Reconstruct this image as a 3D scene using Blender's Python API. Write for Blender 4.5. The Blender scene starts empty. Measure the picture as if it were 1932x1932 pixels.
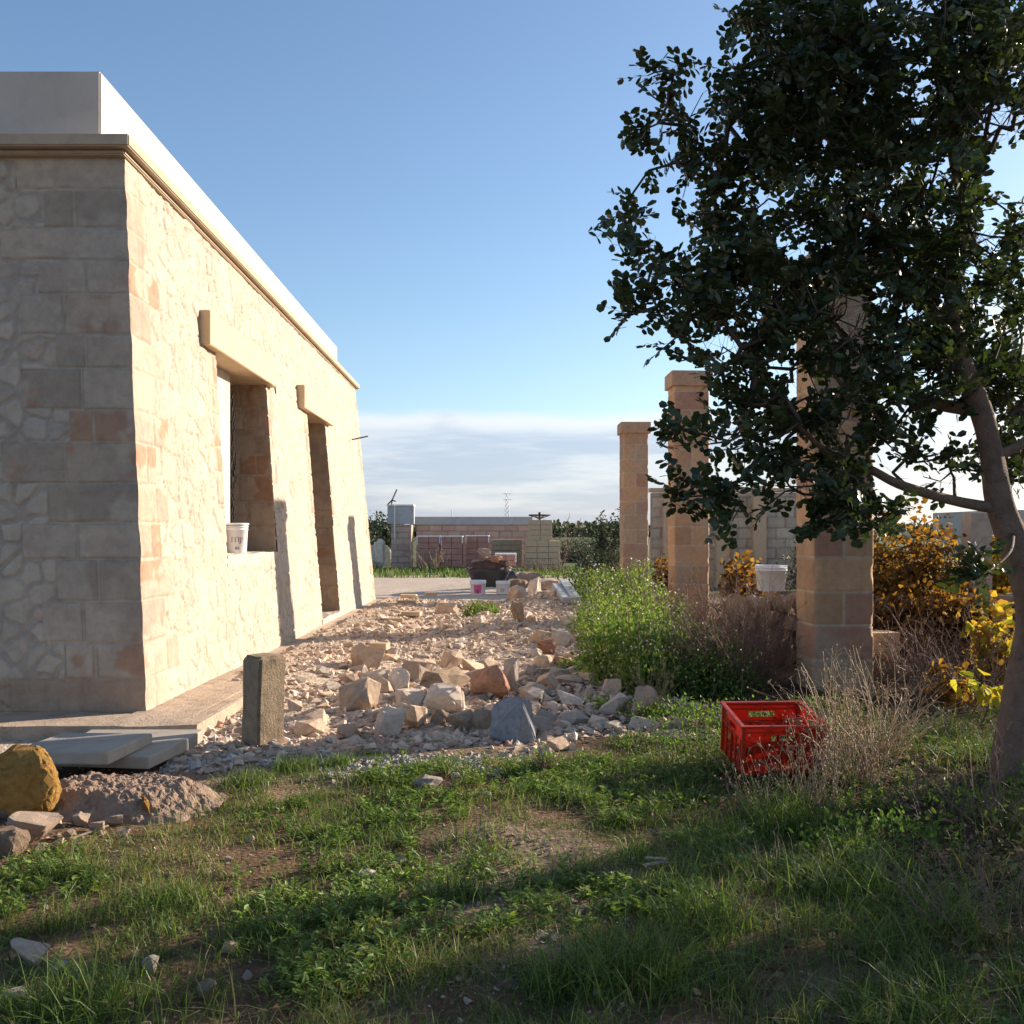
import bpy, bmesh, math, random
import numpy as np
from mathutils import Vector, Matrix
R = math.radians
SC = bpy.context.scene
COL = SC.collection
rng = np.random.default_rng(7)
random.seed(7)

# ------------------------------------------------------------------ camera
F = 1932.0
CAMH = 1.5
cam = bpy.data.cameras.new('camera'); camo = bpy.data.objects.new('camera', cam); COL.objects.link(camo)
camo.location = (0, 0, CAMH); camo.rotation_euler = (R(90), 0, 0)
cam.sensor_width = 36; cam.lens = 36.0; cam.shift_y = (1005 - 966) / 1932.0
cam.clip_start = 0.05; cam.clip_end = 6000
SC.camera = camo

# ------------------------------------------------------------------ light
SUN_AZ = math.atan2(0.867, 0.498)      # clockwise from +Y
SUN_EL = R(18.5)
sd = bpy.data.lights.new('sun', 'SUN'); so = bpy.data.objects.new('sun', sd); COL.objects.link(so)
sd.energy = 4.8; sd.angle = R(0.6); sd.color = (1.0, 0.86, 0.70)
dvec = Vector((math.sin(SUN_AZ) * math.cos(SUN_EL), math.cos(SUN_AZ) * math.cos(SUN_EL), math.sin(SUN_EL)))
so.rotation_euler = dvec.to_track_quat('Z', 'Y').to_euler()

W = bpy.data.worlds.new('World'); SC.world = W; W.use_nodes = True
nt = W.node_tree; nt.nodes.clear()
def wn(t, **k):
    n = nt.nodes.new(t)
    for a, b in k.items(): setattr(n, a, b)
    return n
out = wn('ShaderNodeOutputWorld'); bg = wn('ShaderNodeBackground'); bg2 = wn('ShaderNodeBackground')
sky = wn('ShaderNodeTexSky', sky_type='NISHITA', sun_disc=False)
sky.sun_elevation = SUN_EL; sky.sun_rotation = SUN_AZ; sky.air_density = 1.0; sky.dust_density = 0.7; sky.ozone_density = 2.8
bg.inputs[1].default_value = 0.090
tc = wn('ShaderNodeTexCoord'); sep = wn('ShaderNodeSeparateXYZ')
nt.links.new(tc.outputs['Generated'], sep.inputs[0])
def wmath(op, a, b=None, c=None, clamp=False):
    n = wn('ShaderNodeMath', operation=op); n.use_clamp = clamp
    for i, x in enumerate((a, b, c)):
        if x is None: continue
        if isinstance(x, (int, float)): n.inputs[i].default_value = x
        else: nt.links.new(x, n.inputs[i])
    return n.outputs[0]
def wnoise(sx, sz, scale, detail=5, rough=.55, off=0):
    m = wn('ShaderNodeMapping'); m.inputs['Scale'].default_value = (sx, sx, sz); m.inputs['Location'].default_value = (off, off * .7, 0)
    nt.links.new(tc.outputs['Generated'], m.inputs[0])
    n = wn('ShaderNodeTexNoise'); n.inputs['Scale'].default_value = scale; n.inputs['Detail'].default_value = detail; n.inputs['Roughness'].default_value = rough
    nt.links.new(m.outputs[0], n.inputs['Vector']); return n.outputs[0]
def wss(x, a, b):
    n = wn('ShaderNodeMapRange', interpolation_type='SMOOTHSTEP'); nt.links.new(x, n.inputs[0])
    n.inputs[1].default_value = a; n.inputs[2].default_value = b
    n.inputs[3].default_value = 0; n.inputs[4].default_value = 1; return n.outputs[0]
z = sep.outputs[2]
n1 = wnoise(1, 3.5, 5.0)
zz = wmath('ADD', z, wmath('MULTIPLY', wmath('SUBTRACT', n1, .5), .035))
zx = wmath('SUBTRACT', zz, wmath('MULTIPLY', wss(sep.outputs[0], .2, .7), .06))
band = wss(zx, .121, .108)
n2 = wnoise(1, 9, 4.0, 6, .6, 3.1)
streak = wss(n2, .44, .62)
rim = wmath('MULTIPLY', wss(zx, .088, .108), wss(n1, .25, .5))
# higher clouds towards the right, thin
n3 = wnoise(1, 3, 3.0, 7, .6, 9.2)
hi = wmath('MULTIPLY', wmath('MULTIPLY', wss(n3, .46, .62), wss(sep.outputs[0], .28, .50)), .8)
cov = wmath('MAXIMUM', wmath('MULTIPLY', band, .72), hi)
cov = wmath('MULTIPLY', cov, wss(z, -.02, .004))
mixc = wn('ShaderNodeMix', data_type='RGBA')
nt.links.new(wmath('MAXIMUM', wmath('MAXIMUM', wmath('MULTIPLY', rim, .95), wmath('MULTIPLY', streak, .55)), wss(sep.outputs[0], .15, .5)), mixc.inputs[0])
mixc.inputs[6].default_value = (.50, .57, .76, 1); mixc.inputs[7].default_value = (1.0, .98, 1.0, 1)
nt.links.new(mixc.outputs[2], bg2.inputs[0]); bg2.inputs[1].default_value = 0.46
mx = wn('ShaderNodeMixShader')
nt.links.new(sky.outputs[0], bg.inputs[0])
nt.links.new(cov, mx.inputs[0]); nt.links.new(bg.outputs[0], mx.inputs[1]); nt.links.new(bg2.outputs[0], mx.inputs[2])
nt.links.new(mx.outputs[0], out.inputs[0])

SC.view_settings.view_transform = 'Standard'; SC.view_settings.look = 'None'; SC.view_settings.gamma = 1
SC.view_settings.exposure = 1.15
SC.render.engine = 'CYCLES'

# ------------------------------------------------------------------ helpers
def P(u, v, Y): return Vector(((u - 966) / F * Y, Y, CAMH - (v - 1005) / F * Y))
def G(u, v, z=0.0):
    Y = (CAMH - z) * F / (v - 1005); return Vector(((u - 966) / F * Y, Y, z))

def tag(o, label=None, cat=None, group=None, kind=None):
    if label: o['label'] = label
    if cat: o['category'] = cat
    if group: o['group'] = group
    if kind: o['kind'] = kind
    return o
def empty(name, loc=(0, 0, 0), rz=0):
    o = bpy.data.objects.new(name, None); COL.objects.link(o); o.location = loc; o.rotation_euler = (0, 0, rz)
    o.empty_display_size = .1; return o
def copy_tree(o, parent=None):
    c = o.copy(); COL.objects.link(c); c.parent = parent
    for ch in [x for x in bpy.data.objects if x.parent == o]: copy_tree(ch, c)
    return c

def npm(name, V, faces, mat, parent=None, col=None, smooth=False, tint=None):
    V = np.asarray(V, dtype=np.float32).reshape(-1, 3)
    if not isinstance(faces, list): faces = [faces]
    faces = [np.asarray(f, dtype=np.int32) for f in faces if len(f)]
    me = bpy.data.meshes.new(name)
    me.vertices.add(len(V)); me.vertices.foreach_set('co', V.ravel())
    tot = sum(f.size for f in faces); npol = sum(len(f) for f in faces)
    me.loops.add(tot); me.polygons.add(npol)
    me.loops.foreach_set('vertex_index', np.concatenate([f.ravel() for f in faces]))
    ls = np.concatenate([np.full(len(f), f.shape[1]) for f in faces]); st = np.concatenate([[0], np.cumsum(ls)[:-1]])
    me.polygons.foreach_set('loop_start', st.astype(np.int32))
    me.polygons.foreach_set('use_smooth', np.full(npol, smooth))
    me.update(calc_edges=True); me.validate()
    if col is not None:
        a = me.color_attributes.new('col', 'FLOAT_COLOR', 'POINT')
        c = np.ones((len(V), 4), dtype=np.float32); c[:, :3] = col; a.data.foreach_set('color', c.ravel())
    if tint is not None:
        a = me.attributes.new('tint', 'FLOAT', 'POINT'); a.data.foreach_set('value', np.asarray(tint, dtype=np.float32))
    me.materials.append(mat)
    o = bpy.data.objects.new(name, me); COL.objects.link(o)
    if parent is not None: o.parent = parent
    return o

def obj_bm(name, bm, mat, parent=None, smooth=False):
    me = bpy.data.meshes.new(name); bm.normal_update(); bm.to_mesh(me); bm.free()
    for p in me.polygons: p.use_smooth = smooth
    me.materials.append(mat)
    o = bpy.data.objects.new(name, me); COL.objects.link(o)
    if parent is not None: o.parent = parent
    return o
def bm_box(bm, c, s, rot=None, bevel=0.0, jit=0.0):
    M = Matrix.Translation(c) @ (rot.to_4x4() if rot is not None else Matrix.Identity(4)) @ Matrix.Diagonal((s[0], s[1], s[2], 1))
    r = bmesh.ops.create_cube(bm, size=1, matrix=M); vs = r['verts']
    if jit:
        for v in vs: v.co += Vector([random.uniform(-jit, jit) for _ in range(3)])
    if bevel:
        es = list({e for v in vs for e in v.link_edges})
        bmesh.ops.bevel(bm, geom=es, offset=bevel, segments=2, affect='EDGES', profile=.6)
    return bm
def box(name, c, s, mat, parent=None, rz=0, bevel=0.006, jit=0, rot=None):
    bm = bmesh.new(); bm_box(bm, c, s, rot if rot is not None else Matrix.Rotation(rz, 3, 'Z'), bevel, jit)
    return obj_bm(name, bm, mat, parent)
def bm_prism(bm, pts, z0, z1):
    b = [bm.verts.new((x, y, z0)) for x, y in pts]; t = [bm.verts.new((x, y, z1)) for x, y in pts]
    n = len(pts); bm.faces.new(b[::-1]); bm.faces.new(t)
    for i in range(n): bm.faces.new((b[i], b[(i + 1) % n], t[(i + 1) % n], t[i]))
    bmesh.ops.recalc_face_normals(bm, faces=bm.faces)
def lathe(bm, prof, n=24, c=(0, 0, 0)):
    rings = []
    for r, zz_ in prof:
        rings.append([bm.verts.new((c[0] + r * math.cos(2 * math.pi * i / n), c[1] + r * math.sin(2 * math.pi * i / n), c[2] + zz_)) for i in range(n)])
    for a, b in zip(rings[:-1], rings[1:]):
        for i in range(n): bm.faces.new((a[i], a[(i + 1) % n], b[(i + 1) % n], b[i]))
    return rings

# value noise
def _h(ix, iy, iz, s):
    n = (ix * 374761393 + iy * 668265263 + iz * 2147483647 % 1013 * 31 + s * 974634777) & 0x7fffffff
    n = ((n ^ (n >> 13)) * 1274126177) & 0x7fffffff
    return ((n ^ (n >> 16)) & 0xffff) / 65535.0
def vn(x, y, s=0):
    x = np.asarray(x, float); y = np.asarray(y, float)
    ix = np.floor(x).astype(np.int64); iy = np.floor(y).astype(np.int64)
    fx = x - ix; fy = y - iy; fx = fx * fx * (3 - 2 * fx); fy = fy * fy * (3 - 2 * fy); z0 = np.zeros_like(ix)
    a = _h(ix, iy, z0, s); b = _h(ix + 1, iy, z0, s); c = _h(ix, iy + 1, z0, s); d = _h(ix + 1, iy + 1, z0, s)
    return (a * (1 - fx) + b * fx) * (1 - fy) + (c * (1 - fx) + d * fx) * fy
def fbm(x, y, o=4, s=0):
    r = 0; a = .5; t = 0
    for i in range(o):
        r = r + a * vn(x * 2 ** i + 17.3 * i, y * 2 ** i - 9.1 * i, s + i); t += a; a *= .5
    return r / t
def sst(x, a, b):
    t = np.clip((x - a) / (b - a), 0, 1); return t * t * (3 - 2 * t)

# ------------------------------------------------------------------ materials
class MT:
    def __init__(s, name, rough=.8, spec=.3):
        s.m = bpy.data.materials.new(name); s.m.use_nodes = True; s.t = s.m.node_tree; s.b = s.t.nodes['Principled BSDF']
        s.b.inputs['Roughness'].default_value = rough; s.b.inputs['Specular IOR Level'].default_value = spec
        s.o = s.t.nodes['Material Output']; s.coord = None
    def n(s, t, **k):
        n = s.t.nodes.new(t)
        for a, b in k.items(): setattr(n, a, b)
        return n
    def l(s, a, b): s.t.links.new(a, b)
    def vec(s, sc=(1, 1, 1), space='Object'):
        c = s.n('ShaderNodeTexCoord'); m = s.n('ShaderNodeMapping'); m.inputs['Scale'].default_value = sc
        s.l(c.outputs[space], m.inputs[0]); return m.outputs[0]
    def noise(s, scale, detail=5, rough=.6, sc=(1, 1, 1)):
        n = s.n('ShaderNodeTexNoise'); n.inputs['Scale'].default_value = scale; n.inputs['Detail'].default_value = detail
        n.inputs['Roughness'].default_value = rough; s.l(s.vec(sc), n.inputs['Vector']); return n.outputs[0]
    def vor(s, scale, feature='F1', sc=(1, 1, 1), rnd=1):
        n = s.n('ShaderNodeTexVoronoi', feature=feature); n.inputs['Scale'].default_value = scale; n.inputs['Randomness'].default_value = rnd
        s.l(s.vec(sc), n.inputs['Vector']); return n
    def ramp(s, x, pts):
        r = s.n('ShaderNodeValToRGB'); e = r.color_ramp.elements
        while len(e) < len(pts): e.new(.5)
        for el, (p, c) in zip(e, pts): el.position = p; el.color = (*c, 1) if len(c) == 3 else c
        s.l(x, r.inputs[0]); return r.outputs[0]
    def mix(s, f, a, b, mode='MIX'):
        n = s.n('ShaderNodeMix', data_type='RGBA', blend_type=mode)
        for i, x in ((0, f), (6, a), (7, b)):
            if isinstance(x, (int, float)): n.inputs[i].default_value = x
            elif isinstance(x, tuple): n.inputs[i].default_value = (*x, 1)
            else: s.l(x, n.inputs[i])
        return n.outputs[2]
    def attr(s, nm, o=0):
        a = s.n('ShaderNodeAttribute', attribute_name=nm); return a.outputs[o]
    def math(s, op, a, b=0.0):
        n = s.n('ShaderNodeMath', operation=op)
        for i, x in enumerate((a, b)):
            if isinstance(x, (int, float)): n.inputs[i].default_value = x
            else: s.l(x, n.inputs[i])
        return n.outputs[0]
    def col(s, c):
        if isinstance(c, tuple): s.b.inputs['Base Color'].default_value = (*c, 1)
        else: s.l(c, s.b.inputs['Base Color'])
        s.last = c; return s
    def bump(s, h, dist=.01, strength=1.0):
        b = s.n('ShaderNodeBump'); b.inputs['Strength'].default_value = strength; b.inputs['Distance'].default_value = dist
        s.l(h, b.inputs['Height']); s.l(b.outputs[0], s.b.inputs['Normal']); return s

def g(v): return (v, v, v)
def stone_mat(name, c, var=.35, bumpd=.006, scale=9, rough=.9, spec=.2, pits=True, vary=True):
    m = MT(name, rough, spec)
    lo = tuple(x * (1 - var) for x in c); hi = tuple(min(1, x * (1 + var * .6)) for x in c)
    base = m.ramp(m.noise(scale, 8, .65), [(.3, lo), (.5, c), (.72, hi)])
    if vary:
        oi = m.n('ShaderNodeObjectInfo')
        base = m.mix(1.0, base, m.ramp(oi.outputs['Random'], [(0, (.62, .6, .6)), (.4, (.85, .84, .83)), (.7, (1.0, .96, .92)), (1, (1.2, 1.16, 1.1))]), 'MULTIPLY')
    m.col(base)
    h = m.noise(scale * 5, 8, .7)
    if pits:
        p = m.ramp(m.vor(scale * 7).outputs['Distance'], [(0, g(0)), (.25, g(1))]); h = m.math('ADD', m.math('MULTIPLY', p, .35), h)
    m.bump(h, bumpd); return m.m
def attr_stone(name, fine=28, bumpd=.006, rough=.92):
    m = MT(name, rough, .15)
    a = m.attr('col')
    n = m.noise(fine * .35, 8, .7); n2 = m.noise(2.2, 4, .6)
    c = m.mix(1.0, a, m.ramp(n, [(.25, g(.74)), (.5, g(.98)), (.75, g(1.14))]), 'MULTIPLY')
    c = m.mix(1.0, c, m.ramp(n2, [(.3, (.88, .88, .90)), (.7, (1.06, 1.04, 1.0))]), 'MULTIPLY')
    pit = m.ramp(m.vor(fine * 1.6, sc=(1, 1, 1.5)).outputs['Distance'], [(.03, g(.0)), (.16, g(1))])
    msk = m.ramp(m.noise(3.5, 3, .5), [(.5, g(0)), (.62, g(1))])
    pitm = m.mix(msk, g(1.0), pit)
    c = m.mix(1.0, c, m.ramp(pitm, [(0, g(.72)), (1, g(1))]), 'MULTIPLY')
    m.col(c)
    h = m.math('ADD', m.noise(fine, 8, .7), m.math('MULTIPLY', pitm, .4))
    m.bump(h, bumpd); return m.m
def plain(name, c, rough=.5, spec=.4, var=.12, scale=6, bumpd=.0008, metal=0):
    m = MT(name, rough, spec)
    m.col(m.ramp(m.noise(scale, 6, .6), [(.3, tuple(x * (1 - var) for x in c)), (.7, tuple(min(1, x * (1 + var)) for x in c))]))
    m.b.inputs['Metallic'].default_value = metal
    m.bump(m.noise(scale * 8, 4, .6), bumpd); return m.m
def leaf_mat(name, stops, trans=.35, rough=.45, spec=.35, tcol=None):
    m = MT(name, rough, spec)
    c = m.ramp(m.attr('tint', 2), stops); m.col(c)
    tr = m.n('ShaderNodeBsdfTranslucent')
    if tcol: m.l(m.mix(1.0, c, tcol, 'MULTIPLY'), tr.inputs[0])
    else: m.l(c, tr.inputs[0])
    mxs = m.n('ShaderNodeMixShader'); mxs.inputs[0].default_value = trans
    m.l(m.b.outputs[0], mxs.inputs[1]); m.l(tr.outputs[0], mxs.inputs[2]); m.l(mxs.outputs[0], m.o.inputs[0]); return m.m

M = {}
M['wall'] = attr_stone('masonry', bumpd=.010)
M['pillar'] = attr_stone('tuff_blocks', 40, .004)
M['plaster'] = stone_mat('white_plaster', (.50, .445, .385), .14, .003, 2.2, .85, pits=False, vary=False)
M['cornice'] = stone_mat('cornice_stone', (.44, .345, .25), .15, .003, 5, vary=False)
M['lintel'] = stone_mat('lintel_stone', (.56, .42, .28), .15, .004, 7, vary=False)
M['concrete'] = stone_mat('concrete', (.36, .32, .27), .2, .003, 6, vary=False)
M['footing'] = stone_mat('rough_footing_concrete', (.50, .385, .29), .3, .03, 6, vary=False)
M['post_conc'] = stone_mat('weathered_post_concrete', (.33, .25, .17), .4, .02, 12, vary=False)
M['rock'] = stone_mat('limestone_rock', (.68, .52, .39), .28, .016, 6)
M['rock_white'] = stone_mat('white_limestone_rock', (.72, .62, .52), .25, .016, 6)
M['rock_grey'] = stone_mat('blue_grey_rock', (.26, .27, .29), .35, .008, 8, vary=False)
M['rock_red'] = stone_mat('red_tinged_rock', (.42, .23, .15), .35, .010, 7, vary=False)
M['rock_yellow'] = stone_mat('ochre_rock', (.50, .275, .075), .45, .03, 11, vary=False)
M['rock_brown'] = stone_mat('brown_rock', (.36, .26, .18), .35, .012, 7, vary=False)
M['block'] = stone_mat('cut_tuff_block', (.56, .43, .30), .15, .004, 10)
M['mortar'] = stone_mat('crusty_mortar', (.47, .33, .24), .35, .04, 14, vary=False)
M['bark'] = stone_mat('smooth_grey_bark', (.23, .155, .115), .4, .02, 11, rough=.85, vary=False)
M['twig'] = plain('brown_twig', (.085, .06, .045), .8, .2, .3)
M['drystem'] = plain('dry_straw_stem', (.34, .25, .16), .7, .2, .3)
M['drytwig'] = plain('purple_brown_dry_twig', (.19, .125, .10), .8, .2, .3)
M['white_plastic'] = plain('white_plastic', (.75, .76, .78), .35, .5, .05)
M['red_plastic'] = plain('red_plastic', (.42, .035, .014), .42, .45, .14, 5)
M['ink'] = plain('purple_ink', (.16, .09, .16), .6, .3, .1)
M['pink'] = plain('magenta_label', (.62, .10, .28), .6, .3, .1)
M['dark_tub'] = plain('dark_grey_tub', (.045, .05, .06), .5, .4, .2)
M['rust'] = plain('rusty_iron', (.10, .055, .05), .8, .3, .3)
M['cloth_dark'] = plain('dark_maroon_cloth', (.11, .075, .065), .9, .1, .3)
M['metal'] = plain('galvanised_metal', (.45, .46, .48), .45, .5, .1, metal=.6)
M['grey_paint'] = plain('pale_grey_render', (.40, .42, .43), .8, .2, .1)
M['post_pale'] = stone_mat('pale_post_concrete', (.44, .39, .33), .25, .006, 8, vary=False)
M['black'] = plain('black_net', (.02, .02, .022), .8, .2, .2)
M['wood'] = plain('weathered_plank', (.33, .27, .21), .8, .2, .3, 14)
M['red_wrap'] = plain('reddish_stacked_blocks', (.44, .24, .20), .8, .2, .2, 3)
M['film'] = plain('white_wrapping_film', (.75, .73, .72), .4, .4, .1)
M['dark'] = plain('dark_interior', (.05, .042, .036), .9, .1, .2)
M['blue_plastic'] = plain('pale_blue_plastic', (.45, .62, .68), .5, .4, .15)
M['flower'] = plain('white_flower', (.72, .68, .55), .8, .2, .1)
M['carob'] = leaf_mat('carob_leaf', [(0, (.018, .030, .012)), (.5, (.032, .050, .018)), (.93, (.055, .075, .024)), (1, (.11, .07, .025))], .22, .38, .45, (1.5, 1.6, .7))
M['weed'] = leaf_mat('weed_leaf', [(0, (.06, .11, .025)), (.5, (.14, .22, .05)), (.9, (.24, .32, .08)), (1, (.24, .20, .07))], .4, .55, .3, (1.3, 1.4, .6))
M['grass'] = leaf_mat('grass_blade', [(0, (.03, .055, .013)), (.5, (.11, .17, .038)), (.80, (.23, .30, .075)), (.88, (.20, .18, .07)), (1, (.34, .27, .15))], .35, .5, .3, (1.2, 1.3, .6))
M['vine'] = leaf_mat('golden_vine_leaf', [(0, (.07, .04, .02)), (.4, (.20, .11, .03)), (.75, (.36, .25, .06)), (.92, (.32, .36, .05)), (1, (.12, .18, .03))], .55, .6, .2, (1.4, 1.2, .5))
M['olive'] = leaf_mat('grey_green_shrub_leaf', [(0, (.035, .05, .025)), (.6, (.07, .09, .045)), (1, (.12, .13, .07))], .3, .6, .25)
M['litter'] = leaf_mat('dry_leaf', [(0, (.10, .06, .035)), (.6, (.20, .13, .07)), (1, (.32, .24, .14))], .25, .7, .2)

# ------------------------------------------------------------------ ground
def mound(x, y):
    r = 0.30 * np.exp(-(((x - 0.9) / .9) ** 2 + ((y - 20.2) / 1.6) ** 2))
    r = r + 0.16 * np.exp(-(((x - 0.1) / 1.4) ** 2 + ((y - 16.0) / 2.5) ** 2))
    r = r + 0.10 * np.exp(-(((x + 0.5) / 1.0) ** 2 + ((y - 9.4) / 1.2) ** 2))
    r = r + 0.12 * np.exp(-(((x - 3.0) / .9) ** 2 + ((y - 5.9) / 1.2) ** 2))
    r = r + 0.105 * sst(y, 8.6, 10.5) * (1 - sst(y, 21, 23)) * np.exp(-((np.minimum(x + 2.3, 0) * 0 + np.maximum(x + 2.2, 0)) / .55) ** 2) * (x > -2.7)
    r = r + 0.10 * sst(x, 1.3, 3.0) * sst(y, 6.5, 9.5) * (1 - sst(y, 24, 30))
    return r
def gz(x, y):
    x = np.asarray(x, float); y = np.asarray(y, float)
    near = 1 - sst(y, 24, 40)
    h = mound(x, y) + near * ((fbm(x * .8, y * .8, 3, 5) - .5) * .09 + (fbm(x * 4, y * 4, 3, 9) - .5) * .03)
    flat = sst(x, -2.35, -2.15)                    # pressed level along the building's footing
    k = np.where(y > 8.2, 1.0, flat) if False else np.where(y > 7.2, np.maximum(flat, sst(y, 8.2, 9.0) * (x > -2.7)), sst(x, -3.4, -2.4) * .6 + .4)
    return h * k
def ga(x, y): return float(gz(np.array([x]), np.array([y]))[0])
xs = np.unique(np.concatenate([np.arange(-6, 7, .055), np.linspace(7, 60, 50), np.linspace(-60, -6, 50), np.linspace(60, 3500, 24), np.linspace(-3500, -60, 24)]))
ys = np.unique(np.concatenate([np.arange(1.2, 12, .045), np.arange(12, 30, .12), np.linspace(30, 120, 60), np.linspace(120, 4000, 30), np.linspace(-60, 1.2, 20)]))
GX, GY = np.meshgrid(xs, ys)
rub = sst(GY, 7.2, 7.9) * (1 - sst(GY, 21, 24)) * (1 - sst(GX, 1.0, 2.0)) * sst(GX, -2.4, -2.1)
Z = gz(GX, GY) + rub * ((np.abs(fbm(GX * 7, GY * 7, 3, 21) - .5)) * .10 - .01)
Z = Z + sst(GX, 60, 800) * 0
nx, ny = len(xs), len(ys)
idx = np.arange(nx * ny).reshape(ny, nx)
quads = np.stack([idx[:-1, :-1], idx[:-1, 1:], idx[1:, 1:], idx[1:, :-1]], -1).reshape(-1, 4)
soil_n = fbm(GX * 1.3, GY * 1.3, 4, 3)
cs = np.zeros(GX.shape + (3,))
soil = np.array([.17, .105, .065]); rubc = np.array([.56, .44, .335]); roadc = np.array([.46, .40, .35]); field = np.array([.13, .15, .07]); dustc = np.array([.34, .25, .18])
cs[:] = soil
k = sst(soil_n, .42, .62)[..., None]; cs = cs * (1 - k * .6) + dustc * k * .6
edge = GY + (soil_n - .5) * 1.6 + np.clip(-GX, -3, 3) * .12
k = (sst(edge, 6.9, 7.8) * (1 - sst(GX + (soil_n - .5) * .8, .9 + .02 * GY, 1.5 + .02 * GY)))[..., None]; cs = cs * (1 - k) + rubc * k
tone = fbm(GX * 2.5, GY * 2.5, 3, 44)[..., None]
cs = cs * (.8 + .4 * tone)
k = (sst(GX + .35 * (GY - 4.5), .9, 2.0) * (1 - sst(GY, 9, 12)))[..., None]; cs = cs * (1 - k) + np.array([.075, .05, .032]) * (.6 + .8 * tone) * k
k = (sst(GY, 21.5, 23) * (1 - sst(GX, 2.0, 3.5)))[..., None]; cs = cs * (1 - k) + roadc * k
k = sst(GY + (fbm(GX * .5, GY * .5, 3, 8) - .5) * 3, 34.5, 36)[..., None]; cs = cs * (1 - k) + field * k
k = (sst(GY, 20, 26) * sst(GX, 2.5, 4))[..., None]; cs = cs * (1 - k) + field * k * .9
gm = MT('earth_ground', .95, .1)
a = gm.attr('col'); nn = gm.noise(14, 8, .7)
c = gm.mix(1.0, a, gm.ramp(nn, [(.28, g(.6)), (.5, g(.95)), (.74, g(1.35))]), 'MULTIPLY')
vv = gm.vor(30); c = gm.mix(.4, c, gm.mix(1.0, c, gm.ramp(vv.outputs['Color'], [(0, g(.5)), (1, g(1.5))]), 'MULTIPLY'))
gm.col(c)
gm.bump(gm.math('ADD', gm.noise(22, 8, .75), gm.math('MULTIPLY', gm.ramp(vv.outputs['Distance'], [(0, g(1)), (.6, g(0))]), .7)), .022)
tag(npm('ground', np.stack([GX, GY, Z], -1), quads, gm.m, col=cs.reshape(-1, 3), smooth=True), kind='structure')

# gravel road sheet beyond the building
gx, gy = np.meshgrid(np.linspace(-26, 3.2, 120), np.linspace(22.6, 35.5, 60))
gyj = gy.copy(); gyj[0, :] += (fbm(gx[0] * .9, gx[0] * 0, 3, 2) - .5) * 1.2; gyj[-1, :] += (fbm(gx[0] * .4, gx[0] * 0 + 3, 3, 2) - .5) * 1.5
gid = np.arange(gx.size).reshape(gx.shape)
gq = np.stack([gid[:-1, :-1], gid[:-1, 1:], gid[1:, 1:], gid[1:, :-1]], -1).reshape(-1, 4)
rm = MT('gravel_track', .95, .1)
rm.col(rm.mix(1.0, rm.ramp(rm.noise(1.2, 6, .6, (1, 3, 1)), [(.3, (.46, .37, .29)), (.7, (.62, .51, .41))]), rm.ramp(rm.vor(22).outputs['Color'], [(0, g(.75)), (1, g(1.15))]), 'MULTIPLY'))
rm.bump(rm.noise(30, 6, .7), .02)
zr = gz(gx, gyj) + .02
tag(npm('gravel_road', np.stack([gx, gyj, zr], -1), gq, rm.m, smooth=True), kind='structure')

# ------------------------------------------------------------------ building
YN, YF, ZT, ZB = 8.07, 21.6, 4.54, -0.02
def wx(s, z): # x of the long wall
    t = (z - .1) / 4.43
    return -2.886 - (.23 + .20 * (s - YN) / (YF - YN)) * t
def wy(z): return YN + .15 * (z - .1) / 4.43

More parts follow.
